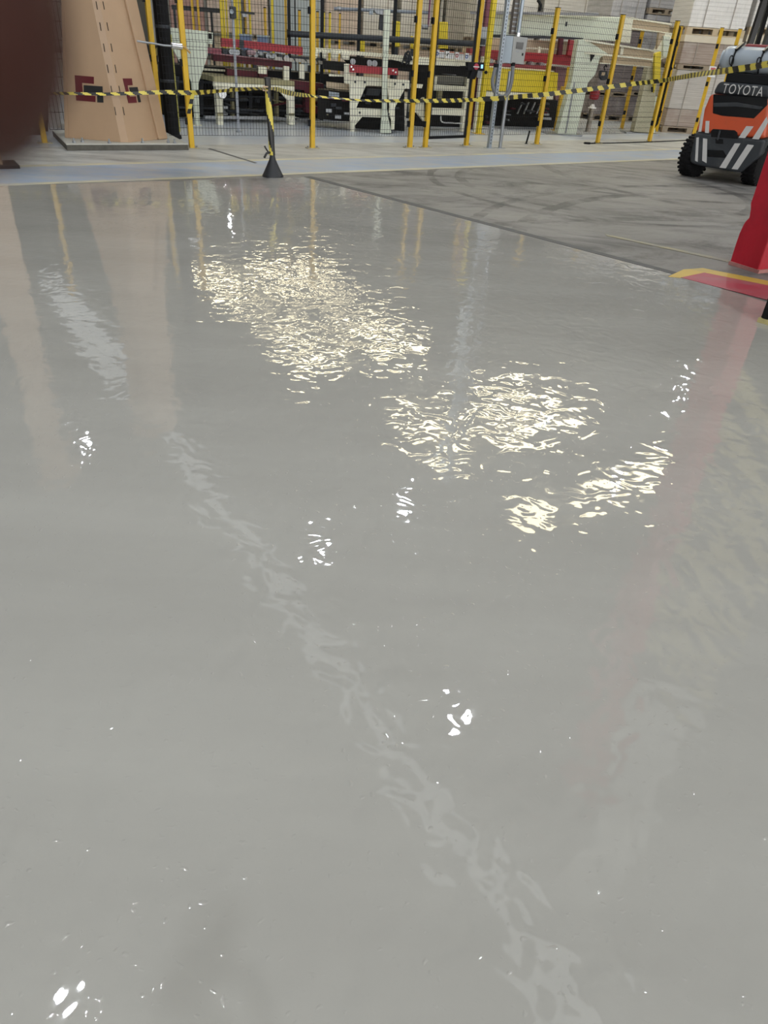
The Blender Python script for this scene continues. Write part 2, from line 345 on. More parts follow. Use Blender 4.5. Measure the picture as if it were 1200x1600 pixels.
for i, (x, y, l) in enumerate(((-7, 8.5, 'added fill lamp over the left walkway'), (9, 6, 'added fill lamp over the right aisle'), (4.2, -1.5, 'added fill lamp behind the viewer on the right'),  # unseen lamps added to brighten the near floor and the machines
                            (-5, -2.5, 'added fill lamp behind the viewer on the left'), (11.5, 13, 'added fill lamp over the pallet aisle'),
                            (*MIR(850, 648, LZ)[:2], 'added fill lamp over the portal frames'), (-2.2, 1.4, 'added fill lamp nearly overhead on the left'), (3.4, 1.8, 'added fill lamp nearly overhead on the right'), (0.4, -1.8, 'added fill lamp just behind the viewer'), (*MIR(960, 755, LZ)[:2], 'added fill lamp over the far pallet stacks'))):
    lamp(Vector((x, y, LZ)), l)
# ------------------------------------------------------------------ fence
FH = 2.08
def fence_post(label):
    t = thing('fence_post', label, 'post', (0, 0, 0), 0, 'yellow mesh fence posts')
    MB().box((0, 0, FH / 2), 0.07, 0.07, FH).build('upright', yellow, t, 0.006)
    m = MB().box((0, 0, 0.006), 0.19, 0.12, 0.012)
    m.build('base_plate', mat('dusty_steel', (0.42, 0.38, 0.25), 0.6) if 'dusty_steel' not in MATS else MATS['dusty_steel'], t)
    for s in (-1, 1): MB().cyl((s * 0.075, 0, 0.01), (s * 0.075, 0, 0.035), 0.012, n=8).build('anchor_bolt', greym, t)
    for z in (0.35, 1.05, 1.75):
        MB().box((-0.045, 0.0, z), 0.035, 0.05, 0.085).build('panel_clip', black_steel, t)
    MB().box((0, 0, FH + 0.004), 0.074, 0.074, 0.008).build('cap', black_steel, t)
    return t
FP = [(300, 232), (488, 232), (640, 231), (664, 231), (728, 228), (838, 226), (933, 224.5), (1014, 222)]
FL = ['yellow fence post nearest the beige column, tape knotted round it', 'yellow fence post behind the taped barrier pole', 'left one of the close pair of yellow fence posts',
      'right one of the close pair of fence posts, hinge side of the gate', 'yellow fence post with the black gate lock', 'yellow fence post just right of the conduit struts',
      'yellow fence post in front of the pale portal leg', 'yellow corner fence post in front of the rear portal leg']
pts = [G(*p) for p in FP]
fang = [math.atan2(*(pts[min(i + 1, 7)] - pts[max(i - 1, 0)]).to_2d().yx) for i in range(8)]
post0 = fence_post(FL[0]); 
for i, p in enumerate(pts):
    if i == 0: post0.matrix_basis = Matrix.Translation(p) @ Matrix.Rotation(fang[0], 4, 'Z')
    else: dup(post0, p, fang[i], FL[i])
D_post = G(1025, 206)
extra = [((1025, 206), 60, 'yellow fence post right behind the corner post'), ((70, 224), 33, 'yellow gate post standing left of the beige column'), ((253, 218), 33, 'narrow yellow post between the beige column and the black pipe'),
         ((971, 202), 60, 'yellow post standing between grey pallet loads behind the portal'), ((1083, 214), 60, 'yellow post left of the forklift by the paper sign'), ((1109, 216), 60, 'yellow post right behind the gas cylinder end')]
for px, a, l in extra: dup(post0, G(*px), math.radians(a), l)
def panel(a, b, label, z0=0.17, z1=FH - 0.03, step=0.045, frame=None, gap=0.05, r=0.0023, hstep=0.095, folds=True):
    d = b - a; L = d.length; t_ = d.normalized(); n = Vector((-t_.y, t_.x, 0))
    t = thing('wire_fence', label, 'fence', a, math.atan2(t_.y, t_.x), 'black wire mesh fence panels')
    ab = math.atan2(t_.y, t_.x)
    def P(s, z, off=0.0): return a + t_ * s + n * off + Vector((0, 0, z))
    mv, mh = MB(), MB(); s0, s1 = gap, L - gap; k = max(1, round((s1 - s0) / step))
    fz = [0.42, 1.28] if folds else []
    zs = [z0]
    for f in fz: zs += [f - 0.04, f, f + 0.04]
    zs.append(z1)
    for i in range(k + 1):
        s = s0 + (s1 - s0) * i / k
        for j in range(len(zs) - 1):
            o0 = -0.03 if zs[j] in fz else 0; o1 = -0.03 if zs[j + 1] in fz else 0
            A, B = P(s, zs[j], o0), P(s, zs[j + 1], o1)
            mv.add([A - t_ * r - n * r, A + t_ * r - n * r, A + n * r, B - t_ * r - n * r, B + t_ * r - n * r, B + n * r], [(0, 1, 4, 3), (1, 2, 5, 4), (2, 0, 3, 5)])
    q = max(1, round((z1 - z0) / hstep))
    hz = [z0 + (z1 - z0) * i / q for i in range(q + 1)] + [f + e for f in fz for e in (-0.04, 0.04)]
    for z in hz:
        A, B = P(s0, z, 0.004), P(s1, z, 0.004); zz = Vector((0, 0, r))
        mh.add([A - zz - n * r, A + zz - n * r, A + n * r, B - zz - n * r, B + zz - n * r, B + n * r], [(0, 1, 4, 3), (1, 2, 5, 4), (2, 0, 3, 5)])
    o = mv.build('vertical_wires', wire_m, t); o['kind'] = 'stuff'
    o = mh.build('horizontal_wires', wire_m, t); o['kind'] = 'stuff'
    if frame:
        w = frame
        m = MB().bar(P(s0, z0 - w), P(s0, z1), w, w); m.build('frame_stile', black_steel, t)
        m = MB().bar(P(s1, z0 - w), P(s1, z1), w, w); m.build('frame_stile', black_steel, t)
        m = MB().bar(P(s0, z0 - w / 2), P(s1, z0 - w / 2), w, w); m.build('frame_rail', black_steel, t)
        m = MB().bar(P(s0, z1 - w / 2), P(s1, z1 - w / 2), w, w); m.build('frame_rail', black_steel, t)
    return t
PN = ['wide mesh panel right of the beige column', 'mesh panel behind the barrier pole in front of the cream stacker frame', 'narrow mesh strip between the close pair of posts', 'black framed mesh gate with lock beside the close pair of posts',
      'mesh panel behind the conduit struts and control box', 'mesh panel left of the pale portal leg', 'mesh panel in front of the two portal legs']
for i in range(7):
    g = panel(pts[i], pts[i + 1], PN[i], frame=0.04 if i == 3 else None, z1=2.3 if i == 3 else FH - .03, gap=0.06 if i == 3 else 0.04, folds=i != 3)
    if i == 3: g['category'] = 'gate'; g.name = 'mesh_gate'; del g['group']
panel(pts[7], pts[7] + (D_post - pts[7]), 'short mesh panel turning back at the fence corner', step=0.06)
panel(pts[0] - U * .36, pts[0], 'short mesh panel in front of the black pipe column')
gp = G(70, 224)
panel(gp + U * 0.05, gp + U * 0.62 + V * 0.05, 'mesh panel left of the beige column behind the tape', step=0.05, hstep=0.2, folds=False, r=0.003)
g = panel(gp - U * 1.6 - V * 0.02, gp - U * 0.02 - V * 0.02, 'black framed mesh gate at the far left', frame=0.06, hstep=0.2, folds=False, step=0.05)
g['category'] = 'gate'; g.name = 'mesh_gate'; del g['group']
wl_ = PL((70, 212), 33.5, 0.9)
filmm = mat('crumpled_white_film', (0.68, 0.66, 0.64), 0.3, var=0.2, scale=5, bump=0.05, bscale=6)
t = thing('film_wrapped_load', 'crumpled white film wrapped load behind the left mesh panel', 'pallet load', wl_.at(85, 200))
slab(t, 'wrapped_goods', wl_, [(60, 96), (92, 93), (96, 204), (58, 206)], .8, filmm, bevel=.04); slab(t, 'pallet_base', wl_, [(56, 206), (97, 204), (97, 212), (56, 213)], .8, dark)
wl2 = PL((70, 212), 33.5, 0.45)
t = thing('dark_bin', 'dark bin behind the yellow gate post at the left', 'bin', wl2.at(67, 195))
slab(t, 'bin_body', wl2, [(61, 104), (74, 102), (76, 186), (65, 192)], .3, darkg, bevel=.02); slab(t, 'bin_foot', wl2, [(66, 190), (75, 186), (75, 213), (67, 214)], .2, dark)
# gate lock
lp = PL((728, 228), 33); lp = lp.off(-0.06)
t = thing('gate_lock', 'black gate lock with red label and blue lamp on fence post', 'lock', lp.at(743, 112))
slab(t, 'housing', lp, [(731, 97), (757, 98), (757, 111), (731, 110)], 0.07, black_steel, bevel=0.005)
slab(t, 'handle_rod', lp, [(720, 103), (731, 103), (731, 105), (720, 105)], 0.03, black_steel)
slab(t, 'lower_bracket', lp, [(738, 110), (747, 111), (742, 124), (733, 123)], 0.06, black_steel)
slab(t, 'bolt_cover', lp, [(747, 110), (753, 111), (751, 122), (745, 121)], 0.06, greym)
redlab = mat('red_label', (0.45, 0.05, 0.08), 0.5)
cpt = lp.at(744, 104)
MB().cyl(cpt, cpt - lp.n * 0.012, 0.045, n=20).build('red_disc', redlab, t)
slab(t, 'white_bar', lp, [(740, 103.2), (749, 104), (749, 105.6), (740, 105)], 0.01, white_s, off=-0.02)
slab(t, 'lamp', lp, [(752, 101), (755, 101), (754.5, 107), (751.5, 107)], 0.01, mat('blue_lamp', (0.3, 0.6, 0.9), 0.3, emit=(0.4, 0.75, 1.0), es=0.8), off=-0.008)
# ------------------------------------------------------------------ beige press leg on its plinth
beige = mat('beige_paint', (0.46, 0.315, 0.20), 0.42, var=0.07, scale=1.6, dirt=(0.36, 0.26, 0.17), dirt_amt=0.35)
plf, pld = G(105, 236), None
pf, pr = G(105, 236), G(295, 235)
pu = (pr - pf).normalized(); pv = Vector((-pu.y, pu.x, 0))
platem = mat('whitish_plate', (0.52, 0.52, 0.47), 0.5, var=0.1, scale=4)
grout = mat('dirty_concrete_edge', (0.10, 0.095, 0.08), 0.8, var=0.5, scale=9, bump=0.01, bscale=15)
t = thing('machine_plinth', 'low grimy concrete plinth with pale top plate under the beige column', 'plinth', pf)
PW = (pr - pf).length
MB().obox(pf, pu * PW, pv * 1.45, (0, 0, 0.072)).build('concrete_base', grout, t, 0.006)
MB().obox(pf + Vector((0, 0, 0.0725)) + (pu + pv) * 0.005, pu * (PW - .01), pv * 1.44, (0, 0, 0.012)).build('top_plate', platem, t)
for px in ((116, 223), (129, 222), (171, 224), (223, 223), (263, 223), (273, 224)):
    q = G(px[0], px[1], 0.085)
    m = MB().cyl(q, q + Vector((0, 0, .022)), 0.026, n=6, sm=False); m.cyl(q + Vector((0, 0, .022)), q + Vector((0, 0, .055)), 0.012, n=8); m.build('anchor_bolt', greym, t)
ZB = 0.0855
fpl = PL(G(150, 219, ZB) * 1.0, -6)
A0, B0, C0 = G(103, 215, ZB), G(197, 223, ZB), G(258, 217, ZB)
tf = (B0 - A0).normalized(); fpl = PL(Vector((A0.x, A0.y, 0)), math.degrees(math.atan2(tf.y, tf.x)))
A1, B1 = fpl.at(97, 0), fpl.at(151, 0)
spl = PL(Vector(((B0.x + B1.x) / 2, (B0.y + B1.y) / 2, 0)), math.degrees(math.atan2(C0.y - B0.y, C0.x - B0.x)))
_n = (C0 - B0).cross(B1 - B0).normalized(); _dd = Vector(ray(209, 0)); C1 = Vector(_o) + _dd * ((B0 - Vector(_o)).dot(_n) / _dd.dot(_n))
ZT = 4.6
def ext(a, b, z): k = (z - a.z) / (b.z - a.z); return a + (b - a) * k
zt = 2.1
A1, B1, C1 = ext(A0, A1, zt), ext(B0, B1, zt), ext(C0, C1, zt)
D0 = A0 + (C0 - B0); D1 = A1 + (C1 - B1)
t = thing('press_column', 'tapered beige steel press column with dark red and black logos', 'column', (A0 + C0) / 2)
def cham(P, Q, d): return P + (Q - P).normalized() * d
b5 = [A0, cham(B0, A0, .075), cham(B0, C0, .045), C0, D0]; m5 = [A1, cham(B1, A1, .06), cham(B1, C1, .035), C1, D1]
t5 = [Vector((q.x, q.y, ZT)) for q in m5]        # tapers to 2.1 m, then goes straight up
MB().add(b5 + m5 + t5, [(4, 3, 2, 1, 0), (10, 11, 12, 13, 14)] + [(r + k, r + (k + 1) % 5, r + 5 + (k + 1) % 5, r + 5 + k) for r in (0, 5) for k in range(5)]).build('column_body', beige, t)
nf = (B0 - A0).cross(A1 - A0).normalized(); ns = (C0 - B0).cross(B1 - B0).normalized()
if nf.y > 0: nf = -nf
if ns.dot(Vector(_o) - B0) < 0: ns = -ns
# flanges: right edge strip and left edge strip, welded on
def face(o, dx, dz, x0, x1, e=0.0): return None
def bil(a0, b0, a1, b1, s, z):
    p0 = a0 + (b0 - a0) * s; p1 = a1 + (b1 - a1) * s; return ext(p0, p1, z)
def fpoly(which, pts_, out):
    a0, b0, a1, b1, n = (A0, B0, A1, B1, nf) if which == 'f' else (B0, C0, B1, C1, ns)
    return [bil(a0, b0, a1, b1, s, z) + n * out for s, z in pts_]
def fpx(which, px, out):
    a0, b0, a1, n = (A0, B0, A1, nf) if which == 'f' else (B0, C0, B1, ns)
    r = []
    for x, y in px:
        d = Vector(ray(x, y)); o = Vector(_o); r.append(o + d * ((a0 + n * out - o).dot(n) / d.dot(n)))
    return r
MB().prism(fpoly('s', [(0.80, ZB), (1.03, ZB), (1.04, zt), (0.70, zt)], 0.035), -ns * 0.05).build('right_flange', beige, t, 0.008)
MB().prism(fpoly('f', [(-0.015, ZB), (0.05, ZB), (0.06, zt), (-0.02, zt)], 0.012), -nf * 0.05).build('left_flange', beige, t, 0.004)
lr = mat('logo_dark_red', (0.105, 0.006, 0.012), 0.5, var=0.1); lr2 = lr; lb = mat('logo_black', (0.012, 0.012, 0.014), 0.5); lw = mat('logo_outline', (0.55, 0.42, 0.30), 0.5)
MB().prism(fpx('f', [(116.5, 117.5), (146.5, 120), (146.5, 131), (128, 129.5), (129.5, 148.5), (149, 150), (149, 159.5), (119, 157)], 0.006), -nf * 0.005).build('logo_red_bracket', lr, t)
MB().prism(fpx('f', [(130.5, 133), (160, 135), (161.5, 160.5), (152, 160), (151.5, 147), (131, 146)], 0.006), -nf * 0.005).build('logo_black_bracket', lb, t)
MB().prism(fpx('s', [(192, 122.5), (206, 122.5), (207.5, 133), (199.5, 133.5), (203, 151), (212.5, 150.5), (214, 160.5), (201, 161)], 0.006), -ns * 0.005).build('logo_red_bracket', lr, t)
MB().prism(fpx('s', [(202, 136.5), (215, 136), (220.5, 159.5), (216.5, 160), (214, 147.5), (204.5, 147.5)], 0.006), -ns * 0.005).build('logo_black_bracket', lb, t)
slit = mat('weld_gap', (0.03, 0.022, 0.016), 0.8)
for k in range(6):                                    # stitch slots along the corner
    y0 = 2 + k * 33; y1 = y0 + 13
    for xa, xb, w in ((149, 188, 'f'), (160, 202, 's')):
        e = lambda y: xa + (xb - xa) * (y / 222.0)
        q = fpx('f', [(e(y0), y0), (e(y0) + 1.0, y0), (e(y1) + 1.0, y1), (e(y1), y1)], 0.003) if w == 'f' else fpx('s', [(e(y0), y0), (e(y0) + 1.0, y0), (e(y1) + 1.0, y1), (e(y1), y1)], 0.004)
        MB().prism(q, -(nf if w == 'f' else ns) * 0.004).build('stitch_slot', slit, t)
# left edge beige stanchion with black foot
q = G(-14, 262)
t = thing('beige_stanchion', 'beige steel stanchion with black foot plate at the left edge', 'post', q)
MB().box(q + Vector((-0.12, 0.05, 2.1)), 0.4, 0.3, 4.15, UA).build('upright', beige, t, 0.01)
MB().box(q + Vector((-0.06, 0.05, 0.0175)), 0.62, 0.42, 0.035, UA).build('foot_plate', black_steel, t)
# black pipe column + cabinet + hazard board behind the press column
q = G(271, 216.5)
t = thing('black_column', 'dirty black wrapped column right of the beige press column', 'column', q)
MB().cyl(q, q + Vector((0, 0, 4.6)), 0.105, n=20).build('wrapped_shaft', rubber, t)
MB().lathe(q, (0, 0, 1), [(0, 0.13), (0.05, 0.125), (0.06, 0.106)], 20).build('base_collar', rubber, t)
for z in (0.75, 1.42): MB().lathe(q + Vector((0, 0, z)), (0, 0, 1), [(0, 0.107), (0.005, 0.11), (0.035, 0.11), (0.04, 0.107)], 20).build('strap_band', darkg, t)
MB().bar(q + Vector((.115, -.01, .1)), q + Vector((.115, -.01, 1.35)), 0.012, 0.02).build('edge_trim', mat('dull_yellow', (.4, .38, .1), .6), t)
cabm = mat('dark_olive_cabinet', (0.075, 0.072, 0.055), 0.5, var=0.25)
cp = PL((236, 212), 33.5, 0.35)
t = thing('switch_cabinet', 'dark olive cabinet behind the right flange of the beige column', 'cabinet', cp.at(225, 205))
slab(t, 'body', cp, [(205, 205), (238, 207), (228, -40), (196, -40)], 0.5, cabm)
slab(t, 'door_edge', cp, [(226, -40), (233, -40), (243, 66), (236, 66)], 0.02, boxgrey, off=-0.021)
hz = PL((236, 212), 33.5, 0.1)
t = thing('hazard_board', 'black and yellow striped board behind the narrow yellow post', 'sign', hz.at(238, 175))
haz_b = mat('hazard_black', (0.012, 0.012, 0.012), 0.6); haz_y = mat('hazard_dull_yellow', (0.30, 0.25, 0.09), 0.6)
slab(t, 'board', hz, [(222, 70), (246, 71), (252, 180), (229, 180)], 0.02, haz_b)
for k in range(4):
    y = 78 + k * 26
    slab(t, 'stripe', hz, [(222 + k * 1.7, y + 18), (245.5 + k * 1.2, y - 4), (246 + k * 1.2, y + 8), (223 + k * 1.7, y + 30)], 0.006, haz_y, off=-0.0065)
hp = PL((300, 232), 33.5, -0.1)
t = thing('air_hose', 'grey air hose with silver coupling tied across the black column', 'hose', hp.at(222, 68))
MB().tube([hp.at(x, y) for x, y in ((214, 64), (225, 66), (240, 68), (255, 71), (268, 72))], 0.012).build('hose', greym, t)
MB().cyl(hp.at(268, 71), hp.at(284, 73), 0.04, n=12).build('coupling', chrome, t)
MB().tube([hp.at(x, y) for x, y in ((284, 72), (290, 75), (297, 83))], 0.012).build('hose_tail', mat('orange_hose', (.5, .3, .1), .5), t)
# ------------------------------------------------------------------ barrier pole and tape
tape_y = mat('tape_yellow', (0.72, 0.60, 0.10), 0.35, var=0.1); tape_b = mat('tape_black', (0.014, 0.014, 0.015), 0.35)
q = G(426.5, 276)
t = thing('barrier_pole', 'barrier pole wrapped in black and yellow tape on a black cone foot', 'barrier', q)
MB().lathe(q, (0, 0, 1), [(0, 0.128), (0.015, 0.128), (0.03, 0.118), (0.11, 0.078), (0.19, 0.04), (0.235, 0.03), (0.25, 0.028)], 28).build('cone_foot', mat('black_plastic', (0.02, 0.022, 0.026), 0.5), t)
m = MB(); nz, nth = 60, 16; R = 0.036; vsx = []
for j in range(nz + 1):
    z = 0.24 + 0.80 * j / nz
    lean = Vector((-0.035 * j / nz, 0, 0))
    for i in range(nth):
        a = 2 * math.pi * i / nth; rr = R * (1 + 0.06 * math.sin(3 * a + z * 14)); vsx.append(q + lean + Vector((rr * math.cos(a), rr * math.sin(a), z)))
for j in range(nz):
    for i in range(nth):
        z = 0.24 + 0.80 * (j + .5) / nz; a = i / nth
        k = (z / 0.56 + a + 0.75) % 1.0
        m.f.append([j * nth + i, j * nth + (i + 1) % nth, (j + 1) * nth + (i + 1) % nth, (j + 1) * nth + i]); m.m.append(1 if k < 0.56 else 0); m.smooth.append(True)
m.v = vsx; m.f.append([nz * nth + i for i in range(nth)]); m.m.append(1); m.smooth.append(False)
m.build('wrapped_pole', [tape_y, tape_b], t)
kb = q + Vector((-0.02, -0.02, 0.27))
m = MB(); m.tube([kb, kb + Vector((-.04, -.03, -.01)), kb + Vector((-.07, -.03, -.06))], 0.014, 6); m.build('tape_knot', tape_b, t)
m = MB(); m.tube([kb + Vector((-.02, -.02, 0)), kb + Vector((-.05, -.04, .05)), kb + Vector((-.06, -.04, .07))], 0.01, 6); m.build('tape_end', tape_b, t)
m = MB().box(q + Vector((-.05, -.05, 0.93)), 0.06, 0.01, 0.05); m.build('paper_tab', mat('pale_orange_tab', (.7, .5, .35), .6), t)
# tape: (pixel, foot pixel that fixes its distance)
def TP(px, py, foot, dn=0.0):
    B = G(*foot); d = Vector(ray(px, py)); k = B.to_2d().length / d.to_2d().length; k -= dn
    return Vector(_o) + d * k
post_r = lambda f: f
TPATH = [TP(-60, 146, (40, 229)), TP(62, 146, (70, 226), .08), TP(108, 146, (104, 235), .02), TP(160, 147, (165, 235), .05), TP(203, 146, (205, 235), 0.05), TP(258, 144, (262, 235), .05), TP(300, 145, (300, 234), .05),
         TP(335, 143, (340, 244)), TP(372, 140, (380, 258)), TP(404, 138.5, (412, 270)), TP(417, 139, (426, 279), .06), TP(432, 139, (438, 272)), TP(455, 146, (458, 252)), TP(488, 150, (488, 234), .06),
         TP(520, 153, (520, 234), .08), TP(560, 156.5, (560, 234), .1), TP(600, 157.5, (600, 233), .1), TP(648, 157.5, (640, 232.5), .06), TP(672, 157.5, (664, 232.5), .06), TP(706, 157, (700, 231.5), .08),
         TP(740, 156, (728, 229.5), .06), TP(764, 154.5, (765, 231.5), .1), TP(786, 153.5, (780, 231.5), .1), TP(815, 150.5, (808, 229), .1), TP(852, 147.5, (838, 227.5), .07), TP(900, 142, (885, 226.5), .1),
         TP(950, 136, (933, 226), .07), TP(990, 131, (972, 226), .1), TP(1034, 126, (1014, 224), .07), TP(1080, 118, (1058, 254)), TP(1130, 111, (1098, 287)), TP(1165, 106, (1130, 300)), TP(1200, 100, (1160, 312)), TP(1260, 88, (1205, 330))]
def smooth_path(P, n):
    out = []
    for i in range(len(P) - 1):
        p0, p1, p2, p3 = P[max(i - 1, 0)], P[i], P[i + 1], P[min(i + 2, len(P) - 1)]
        L = (p2 - p1).length; k = max(2, int(L / n))
        for j in range(k):
            s = j / k; out.append(0.5 * ((2 * p1) + (p2 - p0) * s + (2 * p0 - 5 * p1 + 4 * p2 - p3) * s * s + (3 * p1 - p0 - 3 * p2 + p3) * s ** 3))
    out.append(P[-1]); return out
tp = smooth_path(TPATH, 0.02)
m = MB(); ac = 0.0; Wt = 0.058; NW = 4; prev = None; rows = []
for i, p in enumerate(tp):
    if i: ac += (p - tp[i - 1]).length
    d = (tp[min(i + 1, len(tp) - 1)] - tp[max(i - 1, 0)]).normalized(); up = Vector((0, 0, 1)); side = d.cross(up).normalized(); up = side.cross(d)
    w = (0.5 * math.sin(ac * 1.1 + 1.0) + 0.4 * math.sin(ac * 2.7)) * (1.0 if ac < 11.5 else 0.3)          # lazy twist
    wv = up * math.cos(w) + side * math.sin(w)
    pinch = 0.78 + 0.22 * math.sin(ac * 1.7 + 2) if ac < 11.5 else 1.25
    rows.append((p, wv, pinch, ac))
nrm = MB()
for i, (p, wv, pn, a) in enumerate(rows):
    for k in range(NW + 1): m.v.append(p + wv * (Wt * pn * (k / NW - 0.5)))
for i in range(len(rows) - 1):
    for k in range(NW):
        a = rows[i][3]; s = (a + k * 0.014) / (0.18 if a < 11.5 else 0.27)
        b0 = i * (NW + 1) + k; m.f.append([b0, b0 + 1, b0 + NW + 2, b0 + NW + 1]); m.m.append(1 if s % 1.0 < 0.5 else 0); m.smooth.append(False)
o = m.build('barrier_tape', [tape_y, tape_b]); sd = o.modifiers.new('thickness', 'SOLIDIFY'); sd.thickness = 0.001
tag(o, 'black and yellow barrier tape strung along the whole mesh fence', 'tape')
o = MB(); kq = G(300, 234); d0 = TP(301, 147, (300, 234), .08)
for j in range(8):
    a0 = d0 + Vector((-.02 - .01 * j, -.01, -.03 * j)); o.obox(a0, Vector((.045, 0.02, 0)), Vector((0.0, .004, 0)), Vector((-.01, 0, -.03)), j // 2 % 2)
o = o.build('tape_tail', [tape_y, tape_b]); tag(o, 'loose tape end hanging from the knot on the fence post', 'tape')
# ------------------------------------------------------------------ conduit struts and control box
s1a = G(764, 231.5); s2a = G(781, 231.5)
t = thing('strut_post', 'tall slotted galvanised strut carrying the grey control box', 'strut', s1a)
SH = 5.6
MB().box(s1a + Vector((0, 0, SH / 2)), 0.06, 0.06, SH, UA).build('channel', galv, t)
slotm = mat('slot_dark', (0.08, 0.09, 0.1), 0.7)
fr = Vector((math.sin(UA), -math.cos(UA), 0))
for k in range(46):
    z = 0.08 + 0.05 * k
    MB().box(s1a + fr * 0.0305 + Vector((0, 0, z)), 0.016, 0.003, 0.028, UA).build('slot', slotm, t)
MB().box(s1a + Vector((0, 0, .004)), .16, .12, .008, UA).build('foot_plate', galv, t)
MB().box(s1a + V * .06 + Vector((0, 0, 4.8)), .26, .06, 4.2, UA).build('added_upper_tray', mat('added_pale_tray', (.80, .88, .92), .35), t)  # unseen pale tray added to strengthen the strut's streak in the wet floor
t = thing('conduit_post', 'smooth grey conduit pipe standing right of the slotted strut', 'pipe', s2a)
MB().cyl(s2a, s2a + Vector((0, 0, 1.15)), 0.03, n=14).build('pipe', greym, t)
MB().box(s2a + Vector((0, 0, .004)), .15, .12, .008, UA).build('foot_plate', galv, t)
bp = PL((781, 231.5), 20, -0.05)
t = thing('control_box', 'grey electrical control box with dark window on the struts', 'control box', bp.at(805, 100))
fq = [bp.at(803, 56.5), bp.at(825, 59), bp.at(818, 100.5), bp.at(798, 99)]
MB().prism(fq, bp.n * 0.16 + bp.t * -0.02).build('housing', boxgrey, t, 0.004)
MB().prism([fq[0] + bp.t * -.155 + bp.n * .06, fq[0] + bp.t * -.006, fq[3] + bp.t * -.006, fq[3] + bp.t * -.155 + bp.n * .06], bp.n * .1).build('side_housing', bluegrey, t, 0.003)
slab(t, 'window', bp, [(807.5, 65.5), (818.5, 66.5), (816.5, 77.5), (806, 76)], 0.004, mat('dark_window', (.05, .05, .05), .15), off=-0.0055)
slab(t, 'latch', bp, [(816, 83), (818, 83), (817.5, 87), (815.5, 87)], 0.006, black_steel, off=-0.007)
slab(t, 'name_plate', bp, [(806, 79), (811, 79.5), (810.5, 81.5), (805.5, 81)], 0.002, greym, off=-0.003)
t = thing('upper_conduit', 'grey conduit rising from the top of the control box', 'pipe', bp.at(809, 58))
a = bp.at(809, 57, .06); MB().cyl(a, Vector((a.x, a.y, 5.5)), 0.03, n=14).build('pipe', galv, t)
MB().cyl(a, a + Vector((0, 0, .05)), 0.04, n=14).build('gland', chrome, t)
t = thing('cable_duct', 'slotted dark cable duct rising behind the control box', 'duct', bp.at(800, 50))
a = bp.at(800, 54, .12); MB().box(Vector((a.x, a.y, (a.z + 5.5) / 2)), 0.1, 0.06, 5.5 - a.z, UA).build('duct_body', mat('duct_brown', (.16, .14, .12), .6), t)
for k in range(10): MB().box(Vector((a.x, a.y, a.z + .05 + .06 * k)) + fr * .032, .1, .006, .02, UA).build('duct_rib', greym, t)
loop = [(775, 103), (771.5, 116), (769.5, 129), (772, 141), (779, 149.5), (787, 151), (794, 145), (798.5, 130), (800.5, 115), (801.5, 101)]
t = thing('flexible_conduit', 'thick grey flexible conduit looping below the control box', 'conduit', bp.at(786, 151))
lp3 = smooth_path([bp.at(x, y, 0.02) for x, y in loop], 0.012)
MB().tube(lp3, [0.03 + 0.003 * (i % 2) for i in range(len(lp3))], 10).build('hose', mat('conduit_grey', (.18, .19, .2), .5), t)
for e in (0, -1): MB().lathe(lp3[e] - Vector((0, 0, .02)), (0, 0, 1), [(0, .036), (.05, .036)], 12).build('gland', black_steel, t)
q = G(822, 225)
t = thing('floor_stub', 'short black stub standing by the fence foot', 'stub', q)
MB().cyl(q, q + Vector((.03, 0, .22)), 0.016, n=8).build('stub_rod', black_steel, t); MB().box(q + Vector((0, 0, .004)), .06, .06, .008).build('stub_foot', black_steel, t)
# ------------------------------------------------------------------ machine: outlines at their own distance with real depth
# 1 pale green bracket
p = PL((309, 197), 22)
t = thing('hopper_bracket', 'tall pale green tapered bracket left of the red conveyor', 'machine', p.at(309, 196))
slab(t, 'tapered_plate', p, [(266, 43), (324, 49), (324.5, 87), (310, 131), (312.5, 196), (305, 196), (299, 128), (270, 77)], 0.10, palegreen, bevel=0.004)
slab(t, 'side_box', p, [(324.5, 50), (332.5, 51), (332.5, 69), (324.8, 68)], 0.25, palegreen)
slab(t, 'box_window', p, [(325.5, 52), (331, 52.5), (331, 61), (325.5, 60.5)], 0.01, dark, off=-0.011)
slab(t, 'foot_plate', p, [(302, 195), (316, 196), (316, 198), (302, 197)], 0.2, cream)
# 2 olive table
p = PL((456, 196), 33)
t = thing('conveyor_table', 'olive and cream steel table frame under the red conveyor', 'machine', p.at(400, 196))
slab(t, 'top_beam', p, [(334, 119.5), (460, 127), (460, 135), (334, 127.5)], 0.9, olive)
slab(t, 'front_rail', p, [(334, 128), (460, 135.5), (460, 141), (451, 140.5), (340, 134.5), (334, 134.5)], 0.06, cream, off=-0.02)
for pol in ([(337, 135), (348, 135.5), (349, 196), (341, 196)], [(451, 141), (460, 141), (460.5, 195), (452, 195)]): slab(t, 'leg', p, pol, 0.12, cream)
for pol in ([(348, 150), (360, 136), (348, 135.5)], [(451, 158), (434, 139.5), (451, 141)]): slab(t, 'gusset', p, pol, 0.05, cream)
for pol in ([(340, 176), (349, 176), (349, 181), (340, 181)], [(452, 177), (460, 177), (460, 181), (452, 181)]): slab(t, 'leg_clamp', p, pol, 0.02, olive, off=-0.025)
pb = p.off(0.8)
for pol in ([(362, 130), (366, 130), (367, 186), (363, 186)], [(431, 132), (435, 132), (436, 186), (432, 186)]): slab(t, 'rear_leg', pb, pol, 0.1, olive)
c0 = p.at(345, 146); MB().cyl(c0, c0 - p.n * .1, 0.07, n=16).build('air_valve', chrome, t)
